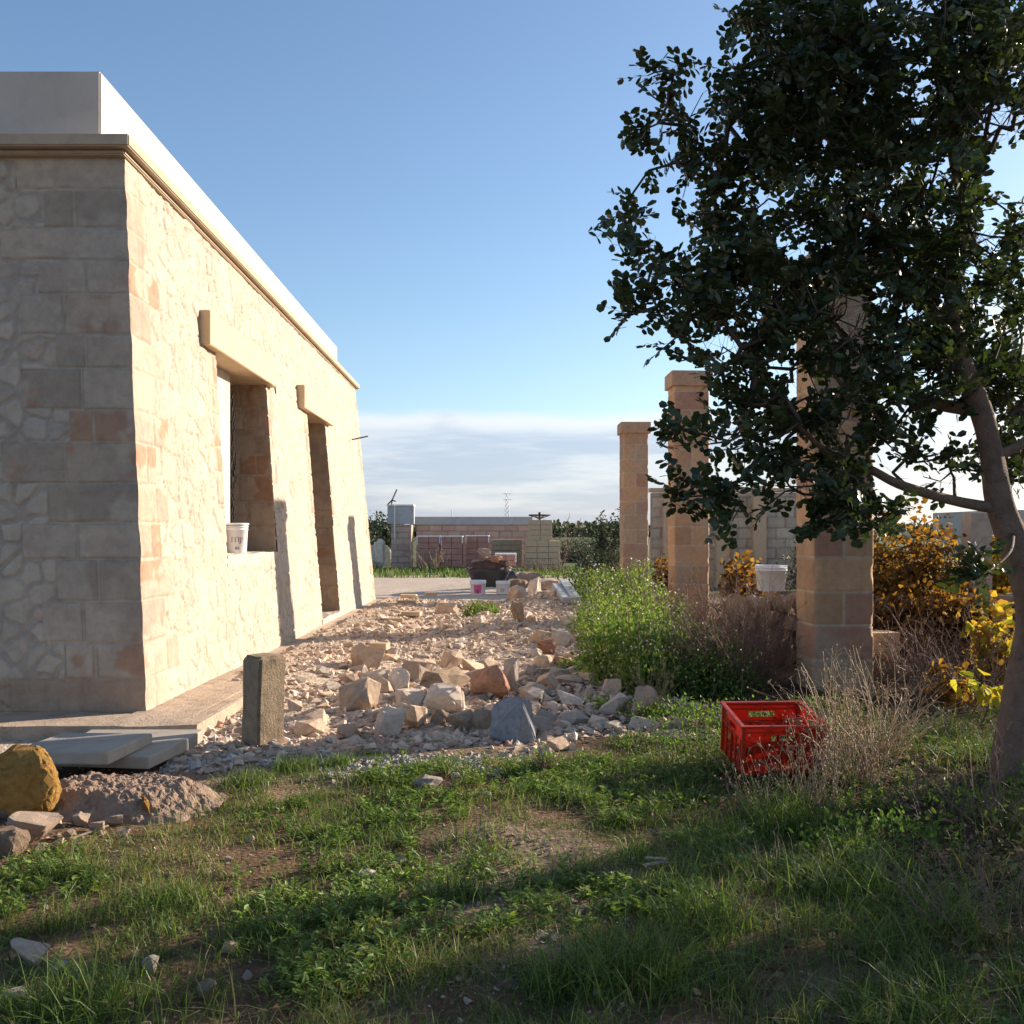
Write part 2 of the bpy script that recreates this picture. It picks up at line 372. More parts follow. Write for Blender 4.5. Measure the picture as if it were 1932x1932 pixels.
courses = [0, .34]
rr = random.Random(3)
while courses[-1] < 4.6: courses.append(courses[-1] + rr.choice([.27, .29, .31, .26, .33]))
cz = np.array(courses)
def masonry(S, Zz, quoin, seed, cellx=.27, cellz=.19, ash_len=.5, warp=.045, gab=False):
    """relief height (m) and colour of mortared rubble with coursed dressed stones where S < quoin(course)"""
    ws = S + (fbm(S * 5, Zz * 5, 3, seed) - .5) * warp * 2; wz = Zz + (fbm(S * 5 + 31, Zz * 5, 3, seed + 1) - .5) * warp * 2
    gx_ = ws / cellx; gz_ = wz / cellz
    ix = np.floor(gx_).astype(np.int64); iz = np.floor(gz_).astype(np.int64); z0 = np.zeros_like(ix)
    d1 = np.full(S.shape, 9.); d2 = np.full(S.shape, 9.); cid = np.zeros(S.shape)
    for i in (-1, 0, 1):
        for j in (-1, 0, 1):
            cx = ix + i; cy = iz + j
            px = cx + .12 + .76 * _h(cx, cy, z0, seed + 2); py = cy + .15 + .7 * _h(cx, cy, z0, seed + 3)
            d = np.maximum(np.abs(gx_ - px) * cellx, np.abs(gz_ - py) * cellz) * .55 + np.hypot((gx_ - px) * cellx, (gz_ - py) * cellz) * .45
            h = _h(cx, cy, z0, seed + 4)
            n = d < d1
            d2 = np.where(n, d1, np.minimum(d2, d)); cid = np.where(n, h, cid); d1 = np.where(n, d, d1)
    e = d2 - d1
    cover = .006 + .022 * np.abs(fbm(S * 1.7, Zz * 1.7, 3, seed + 9)) + .05 * (vn(cid * 977, cid * 13, seed) > .8)
    st = sst(e, cover, cover + .010)
    hgt = st * (.002 + .008 * vn(cid * 533, cid * 7, seed + 5)) + (fbm(S * 14, Zz * 14, 3, seed + 6) - .5) * .008 + (fbm(S * 2.2, Zz * 2.2, 2, seed + 7) - .5) * .012
    # ridged creases
    if gab: st = sst(e, .012 + .02 * np.abs(fbm(S * 1.7, Zz * 1.7, 3, seed + 9)), .030 + .03 * fbm(S * 1.7, Zz * 1.7, 3, seed + 9)); hgt = st * (.006 + .010 * vn(cid * 533, cid * 7, seed + 5)) + (fbm(S * 14, Zz * 14, 3, seed + 6) - .5) * .010 + (fbm(S * 2.2, Zz * 2.2, 2, seed + 7) - .5) * .012
    crk = (0.3 if gab else 1.0) * sst(np.abs(fbm(S * 10, Zz * 6, 3, seed + 8) - .5), .028, .0) * sst(fbm(S * 1.9, Zz * 1.9, 2, seed + 18), .38, .55)
    jnt = sst(np.abs(e - cover), .009, .0) * (.3 + .7 * sst(fbm(S * 3 + 7, Zz * 3, 2, seed + 28), .4, .6))
    hgt = hgt - .009 * crk - .008 * jnt
    tone = vn(cid * 7331, cid * 91, seed + 11)
    stone = np.array([.535, .465, .375])[None, None] * (.88 + .2 * tone[..., None])
    pink = (vn(cid * 311, cid * 5, seed + 12) > .88)[..., None]
    stone = np.where(pink, np.array([.55, .43, .345]), stone)
    grey = (vn(cid * 911, cid * 3, seed + 13) > .8)[..., None]
    stone = np.where(grey, stone * np.array([.93, .95, .98]), stone)
    mort = np.array([.53, .46, .37]) * (.86 + .26 * fbm(S * 3, Zz * 3, 3, seed + 14)[..., None])
    c = (mort * (1 - st[..., None]) + stone * st[..., None]) * (1 - .26 * np.maximum(crk, jnt)[..., None])
    if gab: c = np.array([.455, .40, .335]) * (.86 + .26 * fbm(S * 3, Zz * 3, 3, seed + 14)[..., None]) * (1 - st[..., None]) + stone * .98 * st[..., None]
    # dressed courses
    ci = np.clip(np.searchsorted(cz, Zz + (fbm(S * 2, Zz * 0 + 3, 2, seed) - .5) * .012) - 1, 0, len(cz) - 2)
    q = quoin(ci)
    inside = (S < q - .008)
    zl = cz[ci]; zh = cz[ci + 1]
    half = q * (.42 + .22 * _h(ci.astype(np.int64), np.full(ci.shape, seed), np.zeros(ci.shape, np.int64), 4))
    two = _h(ci.astype(np.int64), np.full(ci.shape, seed), np.zeros(ci.shape, np.int64), 8) > .35
    left = np.where(two & (S > half), half, 0.); right = np.where(two & (S <= half), half, q)
    wob = (fbm(S * 6, Zz * 6, 2, seed + 20) - .5) * .014
    de = np.minimum(np.minimum(S - left + 9. * (left == 0), right - S), np.minimum(Zz - zl, zh - Zz)) + wob
    sa = sst(de + (.6 * (fbm(S * 4, Zz * 4, 3, seed + 44) - .5) * .03 if gab else 0), .006, .018)
    bid = (ci * 2 + (two & (S > half))).astype(np.int64)
    t2 = _h(bid, np.full(ci.shape, seed), np.zeros(ci.shape, np.int64), 6)
    base = np.array([.46, .385, .305]) * (.84 + .28 * t2[..., None])
    warm = sst(fbm(S * 2.6, Zz * 4, 3, seed + 33) + t2 * .5 - .25, .50, .60)[..., None] * (_h(bid, np.full(ci.shape, seed), np.zeros(ci.shape, np.int64), 7) > .35)[..., None]
    base = base * (1 - warm) + np.array([.44, .285, .20]) * warm
    smear = sst(fbm(S * 3.1 + 9, Zz * 3.1, 4, seed + 34), .47 if gab else .52, .60)[..., None]
    base = base * (1 - smear * .75) + mort * smear * .75
    hA = sa * (.012 if gab else .007) + (fbm(S * 22, Zz * 22, 3, seed + 35) - .5) * .006
    cA = mort * (.93 - .3 * sst(np.abs(de - .012), .007, 0))[..., None] * (1 - sa[..., None]) + base * sa[..., None]
    ins = inside[..., None]
    return np.where(inside, hA, hgt), np.where(ins, cA, c) * np.array([.93, .91, .90])

cornerprof = lambda z: .003 + (fbm(z * 6, z * 0, 4, 77) - .5) * .020
bld = empty('stone_building', (-2.886, YN, 0))
tag(bld, 'long cream stone building with battered walls, white parapet and two openings facing the rubble yard', 'building')
OFF = np.array([-2.886, YN, 0])
def grid_faces(n0, n1, keep=None):
    i = np.arange(n0 * n1).reshape(n0, n1)
    q = np.stack([i[:-1, :-1], i[1:, :-1], i[1:, 1:], i[:-1, 1:]], -1)
    return q[keep] if keep is not None else q.reshape(-1, 4)
# gable
gx1 = np.concatenate([np.arange(0, 1.5, .011), np.arange(1.5, 6.2, .06)]); gz1 = np.arange(ZB, ZT + .011, .0115)
S_, Z_ = np.meshgrid(gx1, gz1, indexing='ij')
qlen = lambda ci: np.array([.95, .52, .78, .60, .88, .66])[ci % 6] + .15 * _h(ci.astype(np.int64), ci.astype(np.int64) * 0 + 2, ci.astype(np.int64) * 0, 1)
h, c = masonry(S_, Z_, qlen, 100, .23, .16, gab=True)
base_k = (1 - sst(Z_, .32, .40))[..., None]
c = c * (1 - base_k) + np.array([.40, .29, .21]) * base_k * (.85 + .3 * fbm(S_ * 3, Z_ * 8, 3, 61)[..., None])
bl = np.exp(-S_ / .03); hc = cornerprof(Z_)
h = h * (1 - bl) + hc * bl
VG = np.stack([wx(YN, Z_) - S_ + hc * np.exp(-S_ / .02), wy(Z_) - h, Z_], -1) - OFF
npm('gable_wall', VG, grid_faces(*S_.shape)[:, ::-1], M['wall'], bld, col=c.reshape(-1, 3), smooth=True)
# long wall with openings
OPEN = [(10.62, 12.9, 1.26, 3.40), (15.6, 17.2, .18, 3.36)]
sy = np.unique(np.round(np.concatenate([np.arange(YN, 13.5, .018), np.arange(13.5, YF, .03), [YF], [o[0] for o in OPEN], [o[1] for o in OPEN]]), 4))
szz = np.unique(np.round(np.concatenate([np.arange(ZB, ZT + .013, .014), [o[2] for o in OPEN], [o[3] for o in OPEN]]), 4))
S_, Z_ = np.meshgrid(sy, szz, indexing='ij')
ql2 = lambda ci: np.array([.50, .85, .55, .80, .50, .75])[ci % 6]
h, c = masonry(S_ - YN, Z_, ql2, 200, .34, .20)
ql3 = lambda ci: np.array([.5, .3, .45, .3])[ci % 4]
h2, c2 = masonry(YF - S_, Z_, ql3, 240, .34, .20)
far = S_ > 20.9; h = np.where(far, h2, h); c = np.where(far[..., None], c2, c)
for (a0, a1, b0, b1) in OPEN:     # dressed jamb stones round openings
    for side, e0 in ((-1, a0), (1, a1)):
        dd = (S_ - e0) * side
        m_ = (dd > -.01) & (dd < .34) & (Z_ > b0 - .05) & (Z_ < b1 + .1) & (Z_ > 1.75)
        hj, cj = masonry(np.abs(dd), Z_ + .1, lambda ci: np.array([.22, .33, .24])[ci % 3], 300 + int(e0), .25, .17)
        h = np.where(m_, hj, h); c = np.where(m_[..., None], cj, c)
bl = np.exp(-(S_ - YN) / .03); hc = cornerprof(Z_); h = h * (1 - bl) + hc * bl
VL = np.stack([wx(S_, Z_) + h * 1.5, S_ + (wy(Z_) - YN) * np.clip(1 - (S_ - YN) / 1.5, 0, 1) - hc * np.exp(-(S_ - YN) / .02), Z_], -1) - OFF
mid_s = (sy[:-1] + sy[1:]) / 2; mid_z = (szz[:-1] + szz[1:]) / 2
MS, MZ = np.meshgrid(mid_s, mid_z, indexing='ij'); keep = np.ones(MS.shape, bool)
for (a0, a1, b0, b1) in OPEN: keep &= ~((MS > a0) & (MS < a1) & (MZ > b0) & (MZ < b1))
keep &= ~((MS > 13.40) & (MS < 13.50) & (MZ > 3.33) & (MZ < 3.55))
npm('long_wall', VL, grid_faces(*S_.shape, keep), M['wall'], bld, col=c.reshape(-1, 3), smooth=True)
box('putlog_dark_backing', Vector((wx(13.45, 3.44) - .10, 13.45, 3.44)) - Vector(OFF), (.04, .2, .3), M['dark'], bld)  # dark box closes the hole; the recess shade is put into its colour
XIN = -3.62
# reveals
def reveal(name, s0, z0, z1, seed, flip):
    t = np.linspace(0, 1, 36); zz1 = np.arange(z0, z1 + .013, .013)
    T, ZZ = np.meshgrid(t, zz1, indexing='ij')
    hh, cc = masonry(T * .62, ZZ, lambda ci: np.array([.9, .32, .9, .42])[ci % 4] + 0 * ci, seed, .3, .25)
    cc = cc * np.array([.92, .84, .76])  # tints the reveals browner: shade and bounced light put into the colour
    X = wx(s0, ZZ) * (1 - T) + XIN * T
    V = np.stack([X, s0 + flip * hh * (T > .02), ZZ], -1) - OFF
    f = grid_faces(*T.shape)
    if flip < 0: f = f[:, ::-1]
    npm(name, V, f, M['wall'], par, col=cc.reshape(-1, 3), smooth=True)
win = empty('window', (0, 0, 0)); win.parent = bld; door = empty('doorway', (0, 0, 0)); door.parent = bld
par = win; reveal('jamb', 12.9, 1.2, 3.4, 410, -1); reveal('jamb', 10.62, 1.2, 3.4, 411, 1)
par = door; reveal('jamb', 17.2, .1, 3.4, 420, -1); reveal('jamb', 15.6, .1, 3.4, 421, 1)
def vo(x, y, z_): return Vector((x, y, z_)) - Vector(OFF)
# sills : slightly rough top
def sill(s0, s1, zt, pn):
    bm = bmesh.new()
    pts = [(wx(s0, zt) + .012, s0 - .003), (wx(s1, zt) + .012, s1 + .003), (XIN, s1 + .003), (XIN, s0 - .003)]
    bm_prism(bm, pts, zt - .12, zt + .003)
    bmesh.ops.subdivide_edges(bm, edges=bm.edges, cuts=8, use_grid_fill=True)
    for v in bm.verts: v.co.z += random.uniform(-.012, .012) if v.co.z > zt - .05 else 0
    bmesh.ops.translate(bm, vec=-Vector(OFF), verts=bm.verts)
    obj_bm('sill', bm, M['wall_plain'], pn)
M['wall_plain'] = stone_mat('sill_mortar', (.54, .46, .37), .15, .012, 8, vary=False)
sill(10.62, 12.9, 1.26, win); sill(15.6, 17.2, .18, door)
def lintel(s0, s1, z0, z1, pn):
    bm = bmesh.new()
    ver = []
    for z_ in (z0, z1):
        x0 = wx(s0, z0) + .10; x1 = wx(s1, z0) + .10
        ver.append([bm.verts.new(p) for p in ((x0, s0, z_), (x1, s1, z_), (-3.72, s1, z_), (-3.72, s0, z_))])
    b, t = ver; bm.faces.new(b[::-1]); bm.faces.new(t)
    for i in range(4): bm.faces.new((b[i], b[(i + 1) % 4], t[(i + 1) % 4], t[i]))
    bmesh.ops.recalc_face_normals(bm, faces=bm.faces)
    bmesh.ops.bevel(bm, geom=bm.edges[:], offset=.008, segments=2, affect='EDGES')
    bmesh.ops.translate(bm, vec=-Vector(OFF), verts=bm.verts)
    obj_bm('lintel', bm, M['lintel'], pn)
lintel(10.1, 13.15, 3.36, 3.70, win); lintel(14.95, 17.6, 3.33, 3.66, door)
# panel behind the window, black net beside it
box('insulation_panel', vo(-3.32, 11.27, 2.33), (.05, 1.4, 2.13), M['plaster'], win)
bm = bmesh.new()
for i in range(24):
    for k in range(3 if 8 > i or i > 14 else 6):
        zc = 1.5 + i * .07
        bm_box(bm, vo(-3.30 + random.uniform(-.02, .03), 12.00 + k * .03 + random.uniform(-.01, .01), zc), (.012, .012, .08), Matrix.Rotation(random.uniform(-.8, .8), 3, 'X'))
obj_bm('black_net', bm, M['black'], win)
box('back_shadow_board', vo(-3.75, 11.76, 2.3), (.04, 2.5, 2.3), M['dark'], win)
box('door_dark_backing', vo(-3.9, 16.4, 1.75), (.05, 1.7, 3.3), M['dark'], door)  # added dark sheet standing in for the unlit interior behind the doorway
# cornice, bed moulding, parapet, hidden sides and roof
def slab_poly(name, pts, z0, z1, mat, bev=.008, parent=bld):
    bm = bmesh.new(); bm_prism(bm, [(x - OFF[0], y - OFF[1]) for x, y in pts], z0, z1)
    bmesh.ops.bevel(bm, geom=bm.edges[:], offset=bev, segments=2, affect='EDGES'); return obj_bm(name, bm, mat, parent)
slab_poly('cornice', [(-3.014, 8.05), (-3.237, 21.75), (-9, 21.75), (-9, 8.05)], 4.545, 4.64, M['cornice'], .01)
slab_poly('cornice_bed', [(-3.075, 8.13), (-3.295, 21.70), (-9, 21.70), (-9, 8.13)], 4.505, 4.543, M['cornice'], .01)
slab_poly('parapet', [(-3.36, 8.36), (-3.55, 20.8), (-8.9, 20.8), (-8.9, 8.36)], 4.643, 5.27, M['plaster'], .012)
slab_poly('rear_wall', [(-3.6, 21.3), (-3.5, 21.55), (-9, 21.55), (-9, 21.3)], 0, 4.5, M['plaster'])
slab_poly('side_wall', [(-8.7, 8.4), (-8.7, 21.2), (-9, 21.2), (-9, 8.4)], 0, 4.5, M['plaster'])
# stick poking out of the wall
bm = bmesh.new(); bm_box(bm, (0, 0, 0), (.32, .025, .025), Matrix.Rotation(R(-12), 3, 'Y'), .004)
pk = obj_bm('iron_peg', bm, M['rust'], bld); pk.location = vo(-2.97, 20.0, 3.35)
# bucket on the sill is separate (below)

# footing / pavement along the building
def pav(name, pts, z0, z1, mat, seed):
    bm = bmesh.new(); bm_prism(bm, pts, z0, z1)
    bmesh.ops.subdivide_edges(bm, edges=bm.edges, cuts=30, use_grid_fill=True)
    for v in bm.verts:
        if v.co.z > z1 - .01: v.co.z += (float(fbm(np.array([v.co.x * 3]), np.array([v.co.y * 3]), 3, seed)[0]) - .5) * .03
        v.co.x += (float(fbm(np.array([v.co.y * 4]), np.array([v.co.z * 4]), 3, seed + 1)[0]) - .5) * .015
    return tag(obj_bm(name, bm, mat, smooth=False), kind='structure')
pav('pavement', [(-2.30, 7.48), (-2.22, 21.8), (-2.95, 21.8), (-2.95, 8.0), (-9, 8.2), (-9, 7.3), (-3.2, 7.42)], -.1, .095, M['footing'], 12)

# ------------------------------------------------------------------ rocks
def rock_mesh(seed, npts=14, sub=2, rough=.085, round_=0.0):
    r = random.Random(seed); bm = bmesh.new()
    for i in range(npts):
        v = Vector((r.gauss(0, 1), r.gauss(0, 1), r.gauss(0, 1))).normalized() * r.uniform(.82, 1)
        v = Vector([math.copysign(abs(c_) ** .8, c_) for c_ in v]); bm.verts.new(v)
    res = bmesh.ops.convex_hull(bm, input=bm.verts)
    junk = [e for e in res.get('geom_interior', []) + res.get('geom_unused', []) if isinstance(e, bmesh.types.BMVert)]
    if junk: bmesh.ops.delete(bm, geom=list(set(junk)), context='VERTS')
    bmesh.ops.dissolve_limit(bm, angle_limit=R(14), verts=bm.verts, edges=bm.edges)
    bmesh.ops.bevel(bm, geom=bm.edges[:], offset=.025 + .1 * round_, segments=2 if sub else 1, affect='EDGES', clamp_overlap=True)
    bmesh.ops.triangulate(bm, faces=bm.faces)
    if sub:
        bmesh.ops.subdivide_edges(bm, edges=[e for e in bm.edges if e.calc_length() > .12], cuts=sub, use_grid_fill=False)
        bmesh.ops.triangulate(bm, faces=bm.faces)
    bm.normal_update()
    o1 = r.uniform(0, 50)
    co = np.array([v.co[:] for v in bm.verts])
    n = (fbm(co[:, 0] * 2.6 + o1, co[:, 1] * 2.6 + co[:, 2] * 1.7, 4, seed) - .5) * 2 * rough * 1.6
    for v, d in zip(bm.verts, n): v.co += v.normal * d
    zmin = min(v.co.z for v in bm.verts); zmax = max(v.co.z for v in bm.verts)
    xm = max(abs(v.co.x) for v in bm.verts); ym = max(abs(v.co.y) for v in bm.verts)
    for v in bm.verts: v.co = Vector((v.co.x / xm * .5, v.co.y / ym * .5, (v.co.z - zmin) / (zmax - zmin)))
    me = bpy.data.meshes.new('rock'); bm.to_mesh(me); bm.free()
    return me
def rock(u, v, w, h, mat, label, seed, name='rock', depth=.85, rz=None, npts=14, zg=None, cat='rock', group=None, rough=.085, round_=0):
    p = G(u, v); p.z = ga(p.x, p.y) if zg is None else zg
    p = G(u, v, p.z)
    if 1200 < v < 1410 and u < 1000 and name == 'rock': w *= 1.15; h *= 1.1
    W_ = w / F * p.y; H_ = h / F * p.y
    me = rock_mesh(seed, npts, 2, rough, round_); me.materials.append(mat)
    o = bpy.data.objects.new(name, me); COL.objects.link(o)
    o.location = (p.x, p.y + W_ * depth * .35, p.z - H_ * .08)
    o.scale = (W_, W_ * depth, H_ * 1.08); o.rotation_euler = (0, 0, random.uniform(-.35, .35) if rz is None else rz)
    tag(o, label, cat, group); return o
rk = M
bigs = [
 (970, 1403, 84, 78, 'rock_grey', 'blue grey boulder, the darkest of the heap, at its front right'),
 (841, 1347, 82, 50, 'rock_white', 'rounded pale stone behind the front row left of the blue grey boulder'),
 (736, 1392, 54, 50, 'rock_white', 'rough white block of stone alone at the front of the heap'),
 (672, 1342, 74, 56, 'rock', 'large beige chunk at the left edge of the rock heap'),
 (836, 1312, 84, 44, 'rock_brown', 'brown pitted slab of rock in the middle of the heap'),
 (924, 1318, 70, 58, 'rock_red', 'beige rock with rusty orange flank on the right of the heap'),
 (966, 1308, 30, 60, 'rock_white', 'pale upright slab at the right end of the heap'),
 (718, 1315, 46, 38, 'rock', 'wedge of beige stone behind the left chunk of the heap'),
 (752, 1308, 42, 42, 'rock_white', 'small pale pyramid stone at the back of the heap'),
 (852, 1268, 44, 38, 'rock', 'pointed beige stone standing alone behind the heap'),
 (691, 1262, 64, 44, 'rock', 'pale squarish stone beside the small cut block'),
 (770, 1345, 58, 40, 'rock_white', 'flat pink white stone at the centre front of the heap'),
 (776, 1376, 50, 44, 'rock', 'lilac beige stone just right of the rough white block'),
 (829, 1371, 34, 30, 'rock_brown', 'small reddish brown cube of rock in the front row'),
 (869, 1382, 52, 36, 'rock', 'mauve stone in shade left of the boulder'),
 (911, 1384, 44, 42, 'rock', 'wedge shaped beige stone leaning on the boulder'),
 (776, 1292, 34, 40, 'rock', 'narrow beige stone on the heap top left'),
 (1026, 1262, 42, 26, 'rock', 'low beige stone in the open right of the heap'),
 (1066, 1262, 40, 24, 'rock_red', 'flat orange stone beside the low beige one'),
 (1158, 1352, 66, 40, 'rock_white', 'white and violet faceted rock beside the weeds'),
 (1214, 1362, 74, 66, 'rock', 'largest beige rock at the foot of the green weeds'),
 (1156, 1316, 40, 34, 'rock', 'pale rock behind the white and violet one'),
 (1030, 1234, 40, 30, 'rock_red', 'pinkish red stone right of the path of rubble'),
 (1060, 1222, 42, 34, 'rock_white', 'white cracked stone near the weeds'),
 (1022, 1212, 58, 24, 'rock', 'long flat cream stone behind the pinkish one'),
 (1160, 1258, 66, 38, 'rock_red', 'red brown rock half hidden in dry grass'),
 (1050, 1418, 50, 24, 'rock', 'thin tilted slab of stone in front of the weeds'),
 (978, 1138, 44, 34, 'rock', 'rounded boulder in front of the far rubble mound'),
 (1010, 1134, 28, 46, 'rock_white', 'tall pale stone beside the rounded far boulder'),
 (1048, 1138, 36, 26, 'rock', 'brown faced stone left of the concrete lengths'),
 (842, 1160, 44, 26, 'rock', 'beige lump in the middle of the far rubble'),
 (976, 1176, 28, 40, 'rock_brown', 'brown upright stone in the far rubble'),
 (806, 1490, 54, 22, 'rock_white', 'flat pinkish white stone lying in the front grass'),
 (908, 1507, 40, 12, 'rock_grey', 'thin slate grey stone lying in the front grass'),
 (386, 1886, 40, 36, 'rock', 'beige stone with flat face in the dark front grass'),
 (38, 1826, 80, 44, 'rock_white', 'broad white stone at the left edge of the grass'),
 (112, 1842, 38, 24, 'rock_white', 'bluish white stone beside the broad white one'),
 (24, 1890, 48, 18, 'rock_white', 'small white flake in the lower left corner'),
 (282, 1838, 36, 30, 'rock_white', 'white split stone in the grass near a dry weed'),
 (690, 1668, 42, 22, 'rock_white', 'white chip of stone in the middle of the grass'),
 (735, 1652, 46, 20, 'rock', 'long beige stone in the middle of the grass'),
 (758, 1638, 24, 20, 'rock_white', 'small pale cube of stone in the middle of the grass'),
 (470, 1590, 20, 12, 'rock', 'reddish pebble on the bare patch of soil'),
 (432, 1800, 36, 20, 'rock', 'dull grey stone sunk in the grass left of centre'),
 (690, 1812, 44, 20, 'rock', 'grey stone sunk in the shaded grass at centre'),
]
for i, (u, v, w, h_, m_, lab) in enumerate(bigs):
    rock(u, v, w, h_, M[m_], lab, 40 + i, npts=random.choice([12, 14, 18]), round_=.4 if 'round' in lab or 'boulder' in lab else 0, group=None)
# left foreground: ochre rock, mortar lump, broken blocks
rock(18, 1545, 152, 128, M['rock_yellow'], 'big ochre yellow rock at the left edge of the picture', 501, npts=30, rough=.10, round_=.6, zg=.03)
def crumbly(name, cx, cy, sx, sy, hz, label, seed, n=110):
    u_, v_ = np.meshgrid(np.linspace(-1, 1, n), np.linspace(-1, 1, int(n * .7)), indexing='ij')
    rr_ = (np.abs(u_) ** 2.6 + np.abs(v_) ** 2.6) ** (1 / 2.6) + (fbm(u_ * 2 + seed, v_ * 2, 4, seed) - .5) * .5
    X_ = cx + u_ * sx; Y_ = cy + v_ * sy
    Z_ = hz * sst(rr_, 1.05, .45) * (.85 + .3 * fbm(u_ * 1.5, v_ * 1.5, 3, seed + 1)) + (fbm(X_ * 16, Y_ * 16, 4, seed + 2) - .5) * .036 * sst(rr_, 1.05, .8) + (fbm(X_ * 60, Y_ * 60, 2, seed + 3) - .5) * .022 * sst(rr_, 1.0, .9) - .03 * sst(rr_, .95, 1.1)
    jx = (fbm(X_ * 30, Y_ * 30, 2, seed + 4) - .5) * .03; jy = (fbm(X_ * 30 + 50, Y_ * 30, 2, seed + 5) - .5) * .03
    o = npm(name, np.stack([X_ - cx + jx, Y_ - cy + jy, Z_ + .0], -1), grid_faces(*u_.shape)[:, ::-1], M['mortar']); o.location = (cx, cy, .0)
    return tag(o, label, 'mortar lump')
crumbly('mortar_lump', -2.14, 5.66, .54, .38, .125, 'crusty lump of dried brown mortar in front of the paving slabs', 31)
rock(50, 1592, 98, 50, M['rock'], 'long broken beige stone below the ochre rock', 503, zg=.01)
rock(5, 1622, 80, 55, M['mortar'], 'pinkish crumbly lump at the left edge below the ochre rock', 504, npts=24, zg=.0)
rock(258, 1545, 46, 40, M['rock_yellow'], 'small yellowish shard leaning on the mortar lump', 505, npts=9, zg=.0)
for i, (u, v, w, h_) in enumerate([(75, 1612, 28, 18), (108, 1603, 30, 20), (150, 1560, 40, 24), (180, 1572, 34, 20), (210, 1560, 44, 20), (230, 1580, 26, 14), (125, 1585, 30, 18), (300, 1535, 36, 18), (60, 1580, 26, 16)]):
    rock(u, v, w, h_, M['rock'], 'small broken stone in the litter in front of the mortar lump', 520 + i, group='broken stones by the mortar lump')
# shared scatter of rubble stones
var = []
for i in range(9):
    for mn in ('rock', 'rock_white'):
        me = rock_mesh(700 + i, 10 + i % 4 * 3, 1, .05); me.materials.append(M[mn]); var.append(me)
occupied = [(G(b[0], b[1]).x, G(b[0], b[1]).y, b[2] / F * G(b[0], b[1]).y * .6) for b in bigs]
cnt = 0; tries = 0
while cnt < 252 and tries < 9000:
    tries += 1
    y = 7.6 + 14 * random.random() ** 1.6; x = random.uniform(-2.1, 1.0 + .03 * y)
    dens = float(fbm(np.array([x * .9]), np.array([y * .7]), 2, 55)[0])
    heap = math.exp(-((x + .5) / 1.1) ** 2 - ((y - 9.6) / 1.5) ** 2)
    if random.random() > .22 + 1.1 * (dens - .35) + heap * .9: continue
    s = random.uniform(.09, .20) * (1 + .6 * heap) * (1.2 if random.random() > .9 else 1)
    if any((x - a_) ** 2 + (y - b_) ** 2 < (r_ + s * .5) ** 2 for a_, b_, r_ in occupied): continue
    occupied.append((x, y, s * .4))
    o = bpy.data.objects.new('rubble_stone', random.choice(var)); COL.objects.link(o)
    o.location = (x, y, ga(x, y) - s * .12); o.scale = (s * random.uniform(.8, 1.4), s * random.uniform(.7, 1.1), s * random.uniform(.4, .75))
    o.rotation_euler = (random.uniform(-.2, .2), random.uniform(-.2, .2), random.uniform(0, 6.28))
    zn = ('beside the big rock heap' if heap > .35 else 'at the foot of the green weeds' if x > .35 and y < 12.5 else 'close to the building wall' if x < -1.2 and y < 12.5 else 'between heap and doorway' if y < 12.5 else 'in the middle of the yard' if y < 16 else 'near the far rubble mound')
    tag(o, 'small loose pale stone lying ' + zn, 'stone', 'loose stones ' + zn)
    cnt += 1
# pebbles: one stuff object
def lowrock(seed):
    r = random.Random(seed); bm = bmesh.new()
    for i in range(9):
        v = Vector((r.gauss(0, 1), r.gauss(0, 1), r.gauss(0, 1))).normalized(); bm.verts.new(v)
    res = bmesh.ops.convex_hull(bm, input=bm.verts)
    bmesh.ops.triangulate(bm, faces=bm.faces)
    bm.verts.ensure_lookup_table(); bm.verts.index_update()
    V = np.array([v.co[:] for v in bm.verts]); Fc = np.array([[v.index for v in f.verts] for f in bm.faces]); bm.free(); return V, Fc
TP = [lowrock(i) for i in range(10)]
def pebbles(name, X, Y, S, mat, cols, zoff=0):
    Vs = []; Fs = []; Cs = []; off = 0
    which = rng.integers(0, len(TP), len(X))
    Zb = gz(X, Y)
    for k, (tv, tf) in enumerate(TP):
        s = np.where(which == k)[0]; n = len(s)
        if not n: continue
        a = rng.uniform(0, 6.28, n); ca, sa = np.cos(a), np.sin(a)
        sc = S[s][:, None] * rng.uniform(.6, 1.3, (n, 3)) * .5; sc[:, 2] *= .7
        v = tv[None] * sc[:, None]
        vx = v[..., 0] * ca[:, None] - v[..., 1] * sa[:, None]; vy = v[..., 0] * sa[:, None] + v[..., 1] * ca[:, None]
        V = np.stack([vx + X[s][:, None], vy + Y[s][:, None], v[..., 2] + Zb[s][:, None] + S[s][:, None] * .12 + zoff], -1)
        Vs.append(V.reshape(-1, 3)); Fs.append((tf[None] + (np.arange(n) * len(tv))[:, None, None] + off).reshape(-1, 3)); off += n * len(tv)
        Cs.append(np.repeat(cols[s], len(tv), 0))
    return npm(name, np.concatenate(Vs), np.concatenate(Fs), mat, col=np.concatenate(Cs))
def sample(n, x0, x1, y0, y1, dens):
    X = rng.uniform(x0, x1, n); Y = y0 + (y1 - y0) * rng.random(n) ** 1.3
    k = rng.random(n) < dens(X, Y); return X[k], Y[k]
def d_rub(X, Y):
    e = Y + (fbm(X * 1.3, Y * 1.3, 4, 3) - .5) * 1.6 - X * .12
    d = sst(e, 6.4, 7.6) * (1 - sst(X, .9 + .02 * Y, 1.6 + .03 * Y)) * np.clip(.15 + 2.2 * (fbm(X * 1.5, Y * 1.5, 3, 66) - .3), 0, 1)
    return d * np.where(Y > 8.6, .35 + .65 * sst(X, -2.5, -2.0), sst(X, -2.35, -2.2))
X, Y = sample(62000, -2.85, 1.9, 6.2, 22.5, d_rub)
S = rng.exponential(.021, len(X)) + .014; S = np.minimum(S, .11)
